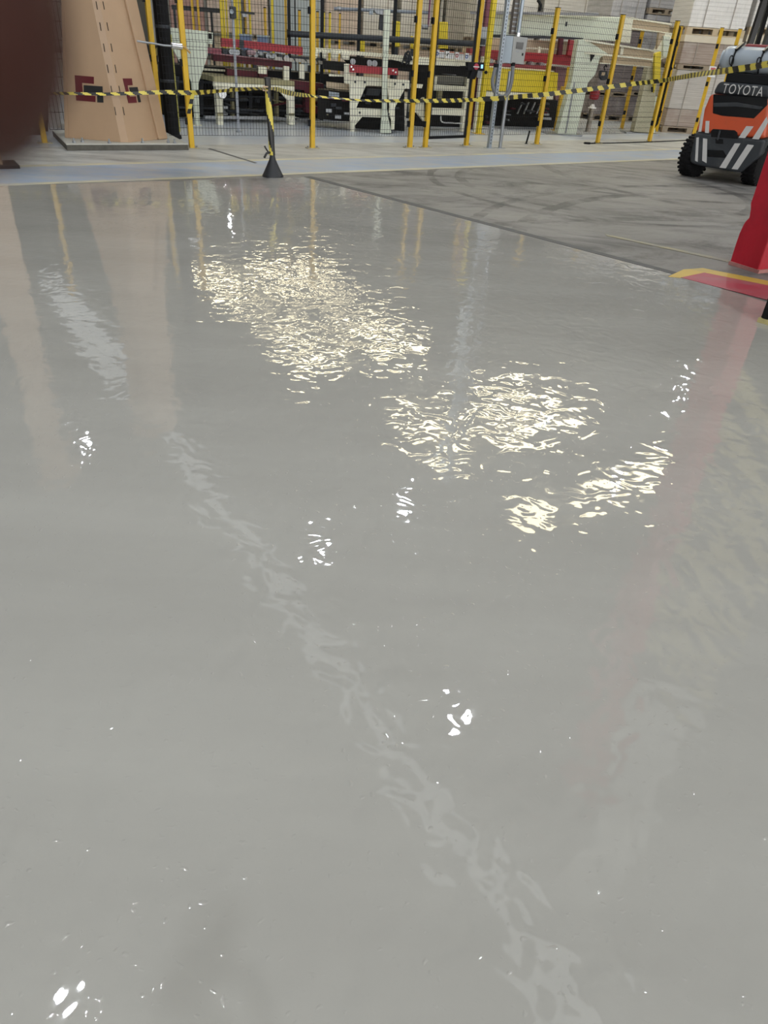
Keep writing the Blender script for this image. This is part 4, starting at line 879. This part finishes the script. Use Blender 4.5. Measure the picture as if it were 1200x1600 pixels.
def stack(plane, x0, x1, depth, spec, where, yref=190, z=0.0):
    # spec: list of ('p', h, wood) or ('l', h, mat, word[, sheet]); where: phrase that ends every label
    A, B = plane.at(x0, yref), plane.at(x1, yref); o = Vector((A.x, A.y, 0.005)); a = Vector((B.x - A.x, B.y - A.y, 0)); b = plane.n * depth
    z = z + .005; n = 0
    for s in spec:
        o.z = z
        if s[0] == 'p': n += 1; pallet(o.copy(), a, b, '%s pallet %s' % (s[3], where), s[2], s[1]); z += s[1] + .002
        else:
            load(o.copy(), a, b, s[1], s[2], '%s %s' % (s[3], where), 'stacked pallet loads', s[4] if len(s) > 4 else None); z += s[1] + .002 + (s[4] + .002 if len(s) > 4 else 0)
R0 = PL((1055, 210), 4, .3)
stack(R0, 1034, 1120, 1.2, [('p', .13, woodd, 'lowest weathered'), ('l', .36, brownst, 'lowest brown board load'), ('l', .78, greyst, 'tall grey board load'), ('p', .10, woodd, 'middle thin'), ('l', .42, brownst, 'upper brown board load', .13), ('p', .14, woodm, 'topmost clean'), ('l', 1.2, whitewrap, 'white wrapped top load')], 'in the stack left of the forklift cylinder', 205)
stack(PL((1055, 210), 4, .55), 1125, 1200, 1.2, [('p', .13, woodd, 'lowest weathered'), ('l', 1.2, greyst, 'tall grey lower load'), ('p', .1, woodd, 'thin middle'), ('l', .45, greyst, 'pale upper load', .13), ('p', .14, woodm, 'topmost clean'), ('l', 1.2, whitewrap, 'white wrapped upper load')], 'in the stack behind the forklift cylinder', 205)
R1 = PL((975, 190), 20)
stack(R1, 922, 972, 1.2, [('p', .13, woodd, 'lowest dark'), ('l', .42, purpst, 'lowest purple-grey load'), ('p', .1, woodd, 'second dark'), ('l', .62, purpst, 'second purple-grey load'), ('p', .1, woodd, 'third dark'), ('l', .6, purpst, 'third purple-grey load'), ('p', .12, woodd, 'top dark'), ('l', 1.3, greywrap, 'grey wrapped top load')], 'in the stack seen under the portal beam', 190)
stack(R1, 976, 1028, 1.2, [('p', .13, woodd, 'lowest dark'), ('l', .46, purpst, 'lowest purple-grey load'), ('p', .1, woodd, 'second dark'), ('l', .5, purpst, 'second purple-grey load'), ('l', .3, purpst, 'thin purple-grey load'), ('p', .1, woodd, 'third dark'), ('l', .75, greywrap, 'grey wrapped load'), ('p', .12, woodd, 'top dark'), ('l', 1.3, greywrap, 'grey wrapped top load')], 'in the stack beside the rear portal leg', 190)
R2 = PL(Vector((5.5, 25, 0)), 10)
stack(R2, 842, 930, 1.2, [('l', 1.5, greyst, 'grey lower load'), ('p', .13, woodd, 'dark'), ('l', 1.6, whitewrap, 'shiny white wrapped load')], 'above the pale girder', 60)
stack(R2, 738, 835, 1.2, [('l', 1.5, tanst, 'tan lower load'), ('p', .13, woodd, 'dark'), ('l', 1.6, whitewrap, 'cream wrapped load')], 'above the control box', 60)
stack(R2, 1036, 1076, 1.2, [('l', 1.9, greyst, 'plain grey lower load'), ('p', .1, woodd, 'dark'), ('l', 1.5, MATS['enclosure_grey'], 'plain grey carton load')], 'behind the top of the corner fence post', 60)
B0_ = PL(Vector((-3, 27, 0)), 14)
bgs = [(268, 322, pinkst, pinkst, 'at the far left behind the green bracket', 'rust'), (326, 378, tanst, rosest, 'behind the left yellow rails', 'tan'), (384, 420, rosest, rosest, 'behind the middle yellow rails', 'rose'),
       (508, 560, rosest, rosest, 'behind the dark pipe', 'rose'), (566, 618, tanst, whitewrap, 'behind the tall cream mast', 'tan'), (624, 690, rosest, whitewrap, 'behind the close pair of posts', 'rose'), (694, 738, tanst, greyst, 'behind the gate', 'tan')]
for x0, x1, m1, m2, wh, w in bgs:
    stack(B0_, x0, x1, 1.2, [('p', .14, woodd, 'lower'), ('l', 1.05, m1, w + ' lower load'), ('p', .13, woodd, 'upper'), ('l', 1.5, m2, w + ' upper load')], wh, 55)
# pale blue far door panel between the stacks
t = thing('blue_grey_cabinet', 'tall blue-grey cabinet far behind the second fence post', 'cabinet', B0_.at(455, 55)); slab(t, 'body', B0_.off(.3), [(425, 150), (505, 155), (500, -60), (420, -60)], .8, bluegrey); slab(t, 'door_gap', B0_.off(.3), [(462, 150), (464, 150), (461, -60), (459, -60)], .02, darkg, off=-.021)
# yellow rails and lane posts behind the red conveyor
Y0 = PL(Vector((-3, 20.5, 0)), 14)
for x, w, l, mm in ((304, .06, 'orange-yellow post behind the green bracket', yellow), (312.5, .05, 'short-looking yellow post just right of the green bracket', yellow), (347.5, .06, 'first yellow rail of the left cluster', yellow2), (351.5, .05, 'second yellow rail of the left cluster', yellow2), (356, .04, 'third yellow rail of the left cluster', yellow2),
                  (369, .05, 'yellow rail right of the sensor head', yellow2), (372.5, .05, 'thick yellow rail right of the sensor head', yellow2), (377, .04, 'thin yellow rail right of the sensor head', yellow2), (385, .04, 'yellow rail left of the blue blocks', yellow), (391.5, .05, 'yellow rail over the blue block', yellow2),
                  (415, .06, 'yellow post over the second blue block', yellow), (426.5, .06, 'lime yellow post right of the blue blocks', yellow2), (468, .06, 'yellow post left of the second fence post', yellow), (496, .06, 'yellow post just right of the second fence post', yellow), (506, .04, 'left rail of the yellow ladder', yellow2), (515, .05, 'right rail of the yellow ladder', yellow2), (530.5, .04, 'thin yellow post right of the ladder', yellow)):
    upright('lane_post', l, 'post', x, w, 0, 2.6 if x < 400 or 420 < x < 430 else 1.9, mm, Y0)
for x, z0, h, l, mm in ((384, 1.0, .35, 'left blue crate on the far conveyor', bluegrey), (411, 1.0, .35, 'right blue crate on the far conveyor', bluegrey)):
    q = Y0.at(x + 4, 58); t = thing('blue_crate', l, 'crate', Vector((q.x, q.y - .3, z0))); MB().box(Vector((q.x, q.y - .3, z0 + h / 2)), .24, .3, h).build('crate_body', mat('crate_blue', (.16, .22, .36), .5), t, .01); MB().box(Vector((q.x, q.y - .3, z0 + h)), .26, .32, .03).build('rim', bluegrey, t)
q = Y0.at(400, 62); t = thing('far_conveyor', 'far dark conveyor bench carrying the blue crates', 'conveyor', Vector((q.x, q.y, 0))); MB().box(Vector((q.x, q.y - .3, .95)), 3.4, .5, .09, math.radians(14)).build('bench_top', darkg, t)
for dx in (-1.4, 0, 1.4): MB().box(Vector((q.x + dx * .97, q.y - .3 + dx * .24, .45)), .08, .4, .9, math.radians(14)).build('leg', darkg, t)
for (x0, x1, y0, y1, l) in ((563, 570, 62, 81, 'yellow block below the dark pipe'), (614, 625, 33, 73, 'yellow block right of the tall mast'), (686, 700, 34, 76, 'yellow block behind the right one of the post pair'), (642, 646, 56, 76, 'slim yellow block between dark pipe and post')):
    pp_ = PL(Vector((0, 18.2, 0)), 8); t = thing('yellow_block', l, 'guard', pp_.at(x0, y1)); slab(t, 'block_body', pp_, [(x0, y0), (x1, y0 + .5), (x1, y1 + .5), (x0, y1)], .15, yellow2, bevel=.01); a = pp_.at((x0 + x1) / 2, y1, .07); MB().bar(a, Vector((a.x, a.y, 0.004)), .07, .07).build('stand', darkg, t)
t = thing('horizontal_rail', 'dark handrail crossing in front of the far left loads', 'rail', Y0.at(330, 16)); MB().bar(Y0.at(268, 11, .4), Y0.at(345, 17, .4), .05, .09).build('rail', darkg, t)
for x in (272, 330): a = Y0.at(x, 12 + (x - 268) * .08, .4); MB().bar(a, Vector((a.x, a.y, .01)), .05, .05).build('rail_post', darkg, t)
t = thing('sensor_bridge', 'dark sensor bridge on the yellow rails', 'bridge', Y0.at(387, 22)); slab(t, 'bridge_bar', Y0, [(376, 18), (398, 20), (398, 23), (376, 21)], .1, darkg, off=-.1); slab(t, 'bridge_head', Y0, [(378, 21), (386, 22), (386, 27), (379, 26)], .1, greym, off=-.12)
# ------------------------------------------------------------------ forklift
FA = math.radians(-34); FO = Vector((4.49, 11.567, 0)); fx = Vector((math.cos(FA), math.sin(FA), 0)); fy = Vector((-math.sin(FA), math.cos(FA), 0)); fz = Vector((0, 0, 1))
def LF(x, y, z): return FO + fx * x + fy * y + fz * z
fk = PL(FO, -34)
orange = mat('orange_red_paint', (0.56, 0.085, 0.028), 0.35, var=.08, dirt=(.3, .08, .04), dirt_amt=.3)
charcoal = mat('charcoal_paint', (0.032, 0.037, 0.043), 0.45, spec=0.35, var=.2, dirt=(.12, .12, .12), dirt_amt=.3)
gblack = mat('gloss_black', (0.005, 0.0055, 0.007), 0.2, spec=0.3); reflect = mat('reflective_tape', (.55, .55, .54), .35, var=.08, scale=20)
tankm = mat('tank_grey', (.36, .41, .46), .3, var=.05)
t = thing('forklift', 'orange and charcoal forklift seen from behind with grey gas cylinder', 'forklift', FO, FA)
def fbox(name, x0, x1, y0, y1, z0, z1, m, bevel=.02, inset=0.0, seg=2, par=None):
    c = [LF(x0, y0, z0), LF(x1, y0, z0), LF(x1, y1, z0), LF(x0, y1, z0), LF(x0 + inset, y0, z1), LF(x1 - inset, y0, z1), LF(x1 - inset, y1, z1), LF(x0 + inset, y1, z1)]
    return MB().add(c, [(0, 3, 2, 1), (4, 5, 6, 7), (0, 1, 5, 4), (1, 2, 6, 5), (2, 3, 7, 6), (3, 0, 4, 7)]).build(name, m, par or t, bevel, seg)
low = [(-.40, .30), (-.37, .21), (-.25, .19), (.22, .175), (.36, .17), (.56, .42), (.56, .62), (-.41, .62)]
MB().prism([LF(x, 0, z) for x, z in low], fy * .55).build('bumper', charcoal, t, .035, 3)
fbox('counterweight', -.42, .54, .0, .75, .622, 1.10, orange, .045, .07, 3)
fbox('hood', -.33, .45, .02, 1.1, 1.10, 1.255, charcoal, .05, .04, 3)
fbox('tank_bracket', -.22, .38, .08, .5, 1.255, 1.37, black_steel, .01)
gr = MB().prism([fk.at(x, y, -.004) for x, y in ((1114.5, 147.5), (1113.5, 177), (1128, 181), (1178, 185), (1199, 164), (1199, 153))], fy * .06).build('grille', gblack, t, .004)
MB().prism([fk.at(x, y, -.012) for x, y in ((1114.5, 161), (1150, 160), (1192, 167), (1188, 171), (1150, 166.5), (1115, 167))], fy * .02).build('grille_slat', charcoal, gr, .004)
MB().prism([fk.at(x, y, -.003) for x, y in ((1111, 205), (1114, 201.5), (1148, 203.5), (1152, 207), (1152.5, 217), (1111, 214))], fy * .05).build('drawbar_recess', gblack, t)
a = fk.at(1125, 204, -.02); MB().cyl(a, a - fz * .12, .014, n=8).build('drawbar_pin', charcoal, t)
MB().prism([fk.at(x, y, -.002) for x, y in ((1105.5, 234), (1130, 235), (1137, 247), (1105.5, 245))], fy * .05).build('bumper_slot', gblack, t)
MB().prism([fk.at(x, y, -.004) for x, y in ((1118, 217), (1130, 217.5), (1130, 225), (1118, 224))], fy * .05).build('bumper_step', gblack, t)
for q4 in ([(1098, 167), (1101.5, 167), (1095.6, 206), (1091, 206)], [(1102.5, 189), (1108.5, 189), (1107.5, 208), (1101.5, 207.5)], [(1166, 197), (1177.5, 197.5), (1164, 216), (1154, 215)], [(1198, 182), (1200, 191), (1185.6, 218), (1175, 217)],
           [(1088, 215), (1092, 214.5), (1090, 253), (1086, 251)], [(1098.5, 216), (1105, 217), (1104, 255), (1097, 251)], [(1148, 224), (1157, 224), (1134, 263), (1124, 262)], [(1168, 225.6), (1178, 227), (1152.5, 265), (1143, 264)]):
    MB().prism([fk.at(x, y, -.003) for x, y in q4], fy * .006).build('reflective_stripe', reflect, t)
# lettering on the hood
cu = bpy.data.curves.new('lettering', 'FONT'); cu.body = 'TOYOTA'; cu.size = .148; cu.extrude = .002; cu.space_character = 1.12; cu.shear = .0
to = bpy.data.objects.new('tmp_text', cu); COL.objects.link(to); bpy.context.view_layer.update()
me = bpy.data.meshes.new_from_object(to.evaluated_get(bpy.context.evaluated_depsgraph_get())); bpy.data.objects.remove(to)
xs = [v.co.x for v in me.vertices]; ys = [v.co.y for v in me.vertices]
L0, L1 = fk.at(1127, 145.5, -.0), fk.at(1191, 148.5, -.0); wl = (L1 - L0).length; sx = wl / (max(xs) - min(xs)); sz = .115 / (max(ys) - min(ys))
inv = t.matrix_basis.inverted(); zc = 1.122
xl = (L0 - FO).dot(fx)
for v in me.vertices:
    x, y, z = v.co; w = LF(xl + (x - min(xs)) * sx, .012 - z, zc + (y - min(ys)) * sz); v.co = inv @ w
me.materials.append(reflect); o = bpy.data.objects.new('lettering', me); COL.objects.link(o); o.parent = t; o['label'] = 'white letters reading TOYOTA'
# wheels
def wheel(cx_, cy_, r, w, steer, nm):
    c = LF(cx_, cy_, r); ax = (fx * math.cos(steer) + fy * math.sin(steer)); prof = [(-w / 2, r * .55), (-w / 2, r * .86), (-w / 2 + .02, r * .96), (-w / 2 + .05, r), (w / 2 - .05, r), (w / 2 - .02, r * .96), (w / 2, r * .86), (w / 2, r * .55)]
    o = MB().lathe(c, ax, prof, 36).build(nm, rubber, t)
    m = MB(); up = Vector((0, 0, 1)); fwd = ax.cross(up)
    for k in range(26):
        a = 2 * math.pi * k / 26; d = up * math.cos(a) + fwd * math.sin(a); tg = -up * math.sin(a) + fwd * math.cos(a)
        for s in (-1, 1): m.obox(c + d * (r * .93) + ax * (s * w * .06 if s > 0 else -w * .5) + tg * (.012 * s), ax * (w * .44), tg * .03, d * (r * .07 + .008))
    m.build('tread', rubber, o); MB().lathe(c, ax, [(-w / 2 + .03, .02), (-w / 2 + .03, r * .56), (w / 2 - .03, r * .56), (w / 2 - .03, .02)], 24).build('rim', white_s, o)
wheel(-.41, .36, .28, .22, math.radians(-16), 'rear_wheel'); wheel(.50, .36, .27, .2, math.radians(-14), 'rear_wheel'); wheel(-.48, 2.0, .33, .24, 0, 'front_wheel'); wheel(.48, 2.0, .33, .24, 0, 'front_wheel')
MB().bar(LF(-.36, .36, .27), LF(.46, .36, .27), .1, .12).build('rear_axle', black_steel, t)
fbox('chassis', -.46, .46, .6, 1.95, .3, .66, charcoal, .03); fbox('engine_cover', -.42, .42, .6, 1.35, .66, 1.1, orange, .04); fbox('seat', -.24, .24, .75, 1.2, 1.1, 1.22, mat('seat_red', (.2, .02, .025), .6), .04); fbox('seat_back', -.24, .24, .68, .8, 1.2, 1.72, MATS['seat_red'], .04)
for s in (-1, 1):
    MB().bar(LF(s * .36 + .08, 1.06, 1.10), LF(s * .36 + .09, 1.22, 2.27), .07, .09).build('rear_pillar', gblack, t); MB().bar(LF(s * .40 + .05, 1.95, 1.0), LF(s * .38 + .07, 1.75, 2.27), .06, .06).build('front_pillar', gblack, t); MB().bar(LF(s * .37 + .08, 1.18, 2.27), LF(s * .38 + .07, 1.8, 2.27), .06, .06).build('roof_rail', gblack, t)
    MB().bar(LF(s * .3, 2.35, .1), LF(s * .3, 2.35, 2.2), .1, .12).build('mast_rail', charcoal, t); MB().bar(LF(s * .3, 2.42, .06), LF(s * .3, 3.5, .05), .1, .04).build('fork', black_steel, t)
for k in range(4): MB().bar(LF(-.28, 1.22 + k * .17, 2.27), LF(.44, 1.22 + k * .17, 2.27), .04, .03).build('roof_bar', gblack, t)
for z in (.4, 1.3, 2.1): MB().bar(LF(-.3, 2.35, z), LF(.3, 2.35, z), .06, .08).build('mast_cross_member', charcoal, t)
a = LF(0, 1.55, 1.0); b_ = LF(0, 1.35, 1.25); MB().cyl(a, b_, .03, n=8).build('steering_column', charcoal, t); MB().lathe(b_, (b_ - a), [(0, .16), (.02, .17), (.03, .16)], 20).build('steering_wheel', gblack, t)
# gas cylinder, strapped on behind
tc_ = LF(0, .22, 1.525); t2 = thing('gas_cylinder', 'grey gas cylinder strapped across the back of the forklift', 'gas cylinder', tc_ - fz * .155, FA)
x0 = -.36
MB().lathe(LF(x0, .22, 1.525), fx, [(0, .09), (.01, .125), (.03, .145), (.07, .154), (.155, .155), (.16, .152), (.17, .155), (.84, .155), (.90, .145), (.95, .11), (.97, .05)], 40).build('shell', tankm, t2)
MB().lathe(LF(x0 - .02, .22, 1.525), fx, [(0, .10), (.025, .105)], 30).build('end_collar', bluegrey, t2)
MB().lathe(LF(x0 - .022, .16, 1.43), fx, [(0, .03), (.004, .03)], 16).build('drain_hole', gblack, t2)
for xs_ in (-.19, .17):
    st = MB(); arc = [LF(xs_ + .0, .22 - .163 * math.cos(q), 1.525 + .163 * math.sin(q)) for q in [math.radians(d) for d in range(-60, 200, 10)]]
    st.tube(arc, .011, 6); st.build('strap', black_steel, t2)
    d0, d1 = math.radians(35), math.radians(75)
    MB().bar(LF(xs_, .22 - .18 * math.cos(d0), 1.525 + .18 * math.sin(d0)), LF(xs_ + .06, .22 - .19 * math.cos(d1), 1.525 + .2 * math.sin(d1)), .045, .03).build('latch', gblack, t2, .006)
    ring = [LF(xs_ - .01 + .028 * math.cos(q) - .012 * math.sin(q), .045, 1.51 + .055 * math.sin(q)) for q in np.linspace(0, 2 * math.pi, 15)]
    MB().tube(ring, .008, 6).build('buckle', gblack, t2)
# paper sign on a fence post behind the forklift
q = PL((1083, 214), 10, -.08); t = thing('paper_sign', 'small white and red paper sign on the post left of the gas cylinder', 'sign', q.at(1112, 121)); slab(t, 'sheet', q, [(1109, 103), (1120, 104), (1117, 121), (1106, 120)], .004, white_s); slab(t, 'red_print', q, [(1111, 105.5), (1118.5, 106), (1117, 112), (1110, 111)], .002, MATS['placard_symbol_red'], off=-.0025)
t = thing('cable_on_floor', 'thin black cable lying along the fence foot', 'cable', G(915, 224))
MB().tube([G(912, 223.5, .012), G(922, 224, .012), G(960, 223.5, .01), G(1010, 222, .01), G(1060, 220, .01), G(1085, 219, .01)], .012, 6).build('cable_body', black_steel, t); MB().cyl(G(913, 223.4, .02), G(922, 224, .02), .02, n=8).build('cable_plug', black_steel, t)
# ------------------------------------------------------------------ red column and striped column on the right
redcol = mat('chipped_red_paint', (.55, .014, .035), .4, var=.14, scale=5, dirt=(.26, .012, .025), dirt_amt=.5, bump=.004, bscale=14)
ra, rb = G(1139, 413), G(1182.5, 427); rt_ = (rb - ra).normalized(); rn = Vector((-rt_.y, rt_.x, 0))
rp_ = PL(ra, math.degrees(math.atan2(rt_.y, rt_.x)))
t = thing('red_column', 'thick red painted column with chipped edge right of the forklift', 'column', (ra + rb) / 2)
edge = [(1139, 413), (1148, 384), (1155, 364), (1160, 353), (1164, 346), (1170, 340), (1172, 328), (1172.5, 317), (1178, 301), (1188, 270), (1200, 234)]
poly = [rp_.at(*e) for e in edge]; topz = 7.9
e1, e0 = poly[-1], poly[-2]
up_l = Vector((e1.x, e1.y, topz)); wv = rb - ra
poly2 = poly + [up_l, Vector((rb.x, rb.y, topz)), rb]
MB().prism(poly2, rn * .45).build('shaft', redcol, t, .012, 2)
MB().prism([ra + Vector((-.012, -.012, .03)) , ra + Vector((-.012, -.012, 0)), rb + Vector((.005, -.015, 0)), rb + Vector((.005, -.015, .03))], rn * .47).build('chipped_skirt', mat('bare_chips', (.5, .22, .2), .7, var=.4, scale=20), t)
# striped column
sa = G(1185, 504); sdir = (E1 - E0).normalized(); sn = Vector((-sdir.y, sdir.x, 0))
t = thing('striped_column', 'black and yellow striped column guard at the right edge', 'column', sa)
W_, H_ = .75, 3.5
MB().obox(sa, sdir * W_, sn * .5, (0, 0, H_)).build('core', rubber, t, .015)
MB().obox(sa - sdir * .008 - sn * .012, sdir * (W_ + .02), sn * .1, (0, 0, .035)).build('base_edge', mat('dirty_yellow', (.42, .36, .16), .7, var=.4, scale=25), t)
hy = mat('faded_hazard_yellow', (.50, .42, .16), .5)
for (o_, d_, n_) in ((sa, sdir, -sn), (sa, sn, -sdir)):
    ww = W_ if d_ is sdir else .5
    for k in range(9):
        z0 = .35 + k * .36
        pol = [(0, z0), (ww, z0 + ww * .8), (ww, z0 + ww * .8 + .18), (0, z0 + .18)]
        pol = [(x, min(z, H_)) for x, z in pol]
        if pol[1][1] >= H_: continue
        MB().prism([o_ + d_ * x + Vector((0, 0, z)) + n_ * .003 for x, z in pol], n_ * -.002).build('stripe', hy, t)
MB().obox(sa + sdir * .1 + sn * .05 + Vector((0, 0, H_ + .002)), sdir * .5, sn * .38, (0, 0, RZ - H_ - .1)).build('upper_shaft', mat('column_grey', (.5, .5, .48), .6), t)
# ------------------------------------------------------------------ the finger in front of the lens (hand of the person taking the picture)
skin = mat('skin', (0.044, 0.0165, 0.0125), .55, spec=0.15, var=.12, scale=60, bump=.0004, bscale=900)  # backlit shade of the finger is put into this dark skin colour
R3 = M.to_3x3()
def CP(x, y, z): return Vector(_o) + R3 @ Vector((x, y, -z))      # camera-relative metres: right, up, forward
def skinned(name, pts_, edges, radii, m, parent=None):
    me = bpy.data.meshes.new(name); me.from_pydata([tuple(p) for p in pts_], edges, []); me.update(); o = bpy.data.objects.new(name, me); COL.objects.link(o)
    md = o.modifiers.new('skin', 'SKIN'); md.use_smooth_shade = True
    for i, v in enumerate(me.skin_vertices[0].data): v.radius = (radii[i], radii[i]); v.use_root = i == 0
    ss = o.modifiers.new('subsurf', 'SUBSURF'); ss.levels = 2; ss.render_levels = 2; me.materials.append(m); return o
# wrist, palm, then five fingers: index reaches down across the upper left corner of the lens
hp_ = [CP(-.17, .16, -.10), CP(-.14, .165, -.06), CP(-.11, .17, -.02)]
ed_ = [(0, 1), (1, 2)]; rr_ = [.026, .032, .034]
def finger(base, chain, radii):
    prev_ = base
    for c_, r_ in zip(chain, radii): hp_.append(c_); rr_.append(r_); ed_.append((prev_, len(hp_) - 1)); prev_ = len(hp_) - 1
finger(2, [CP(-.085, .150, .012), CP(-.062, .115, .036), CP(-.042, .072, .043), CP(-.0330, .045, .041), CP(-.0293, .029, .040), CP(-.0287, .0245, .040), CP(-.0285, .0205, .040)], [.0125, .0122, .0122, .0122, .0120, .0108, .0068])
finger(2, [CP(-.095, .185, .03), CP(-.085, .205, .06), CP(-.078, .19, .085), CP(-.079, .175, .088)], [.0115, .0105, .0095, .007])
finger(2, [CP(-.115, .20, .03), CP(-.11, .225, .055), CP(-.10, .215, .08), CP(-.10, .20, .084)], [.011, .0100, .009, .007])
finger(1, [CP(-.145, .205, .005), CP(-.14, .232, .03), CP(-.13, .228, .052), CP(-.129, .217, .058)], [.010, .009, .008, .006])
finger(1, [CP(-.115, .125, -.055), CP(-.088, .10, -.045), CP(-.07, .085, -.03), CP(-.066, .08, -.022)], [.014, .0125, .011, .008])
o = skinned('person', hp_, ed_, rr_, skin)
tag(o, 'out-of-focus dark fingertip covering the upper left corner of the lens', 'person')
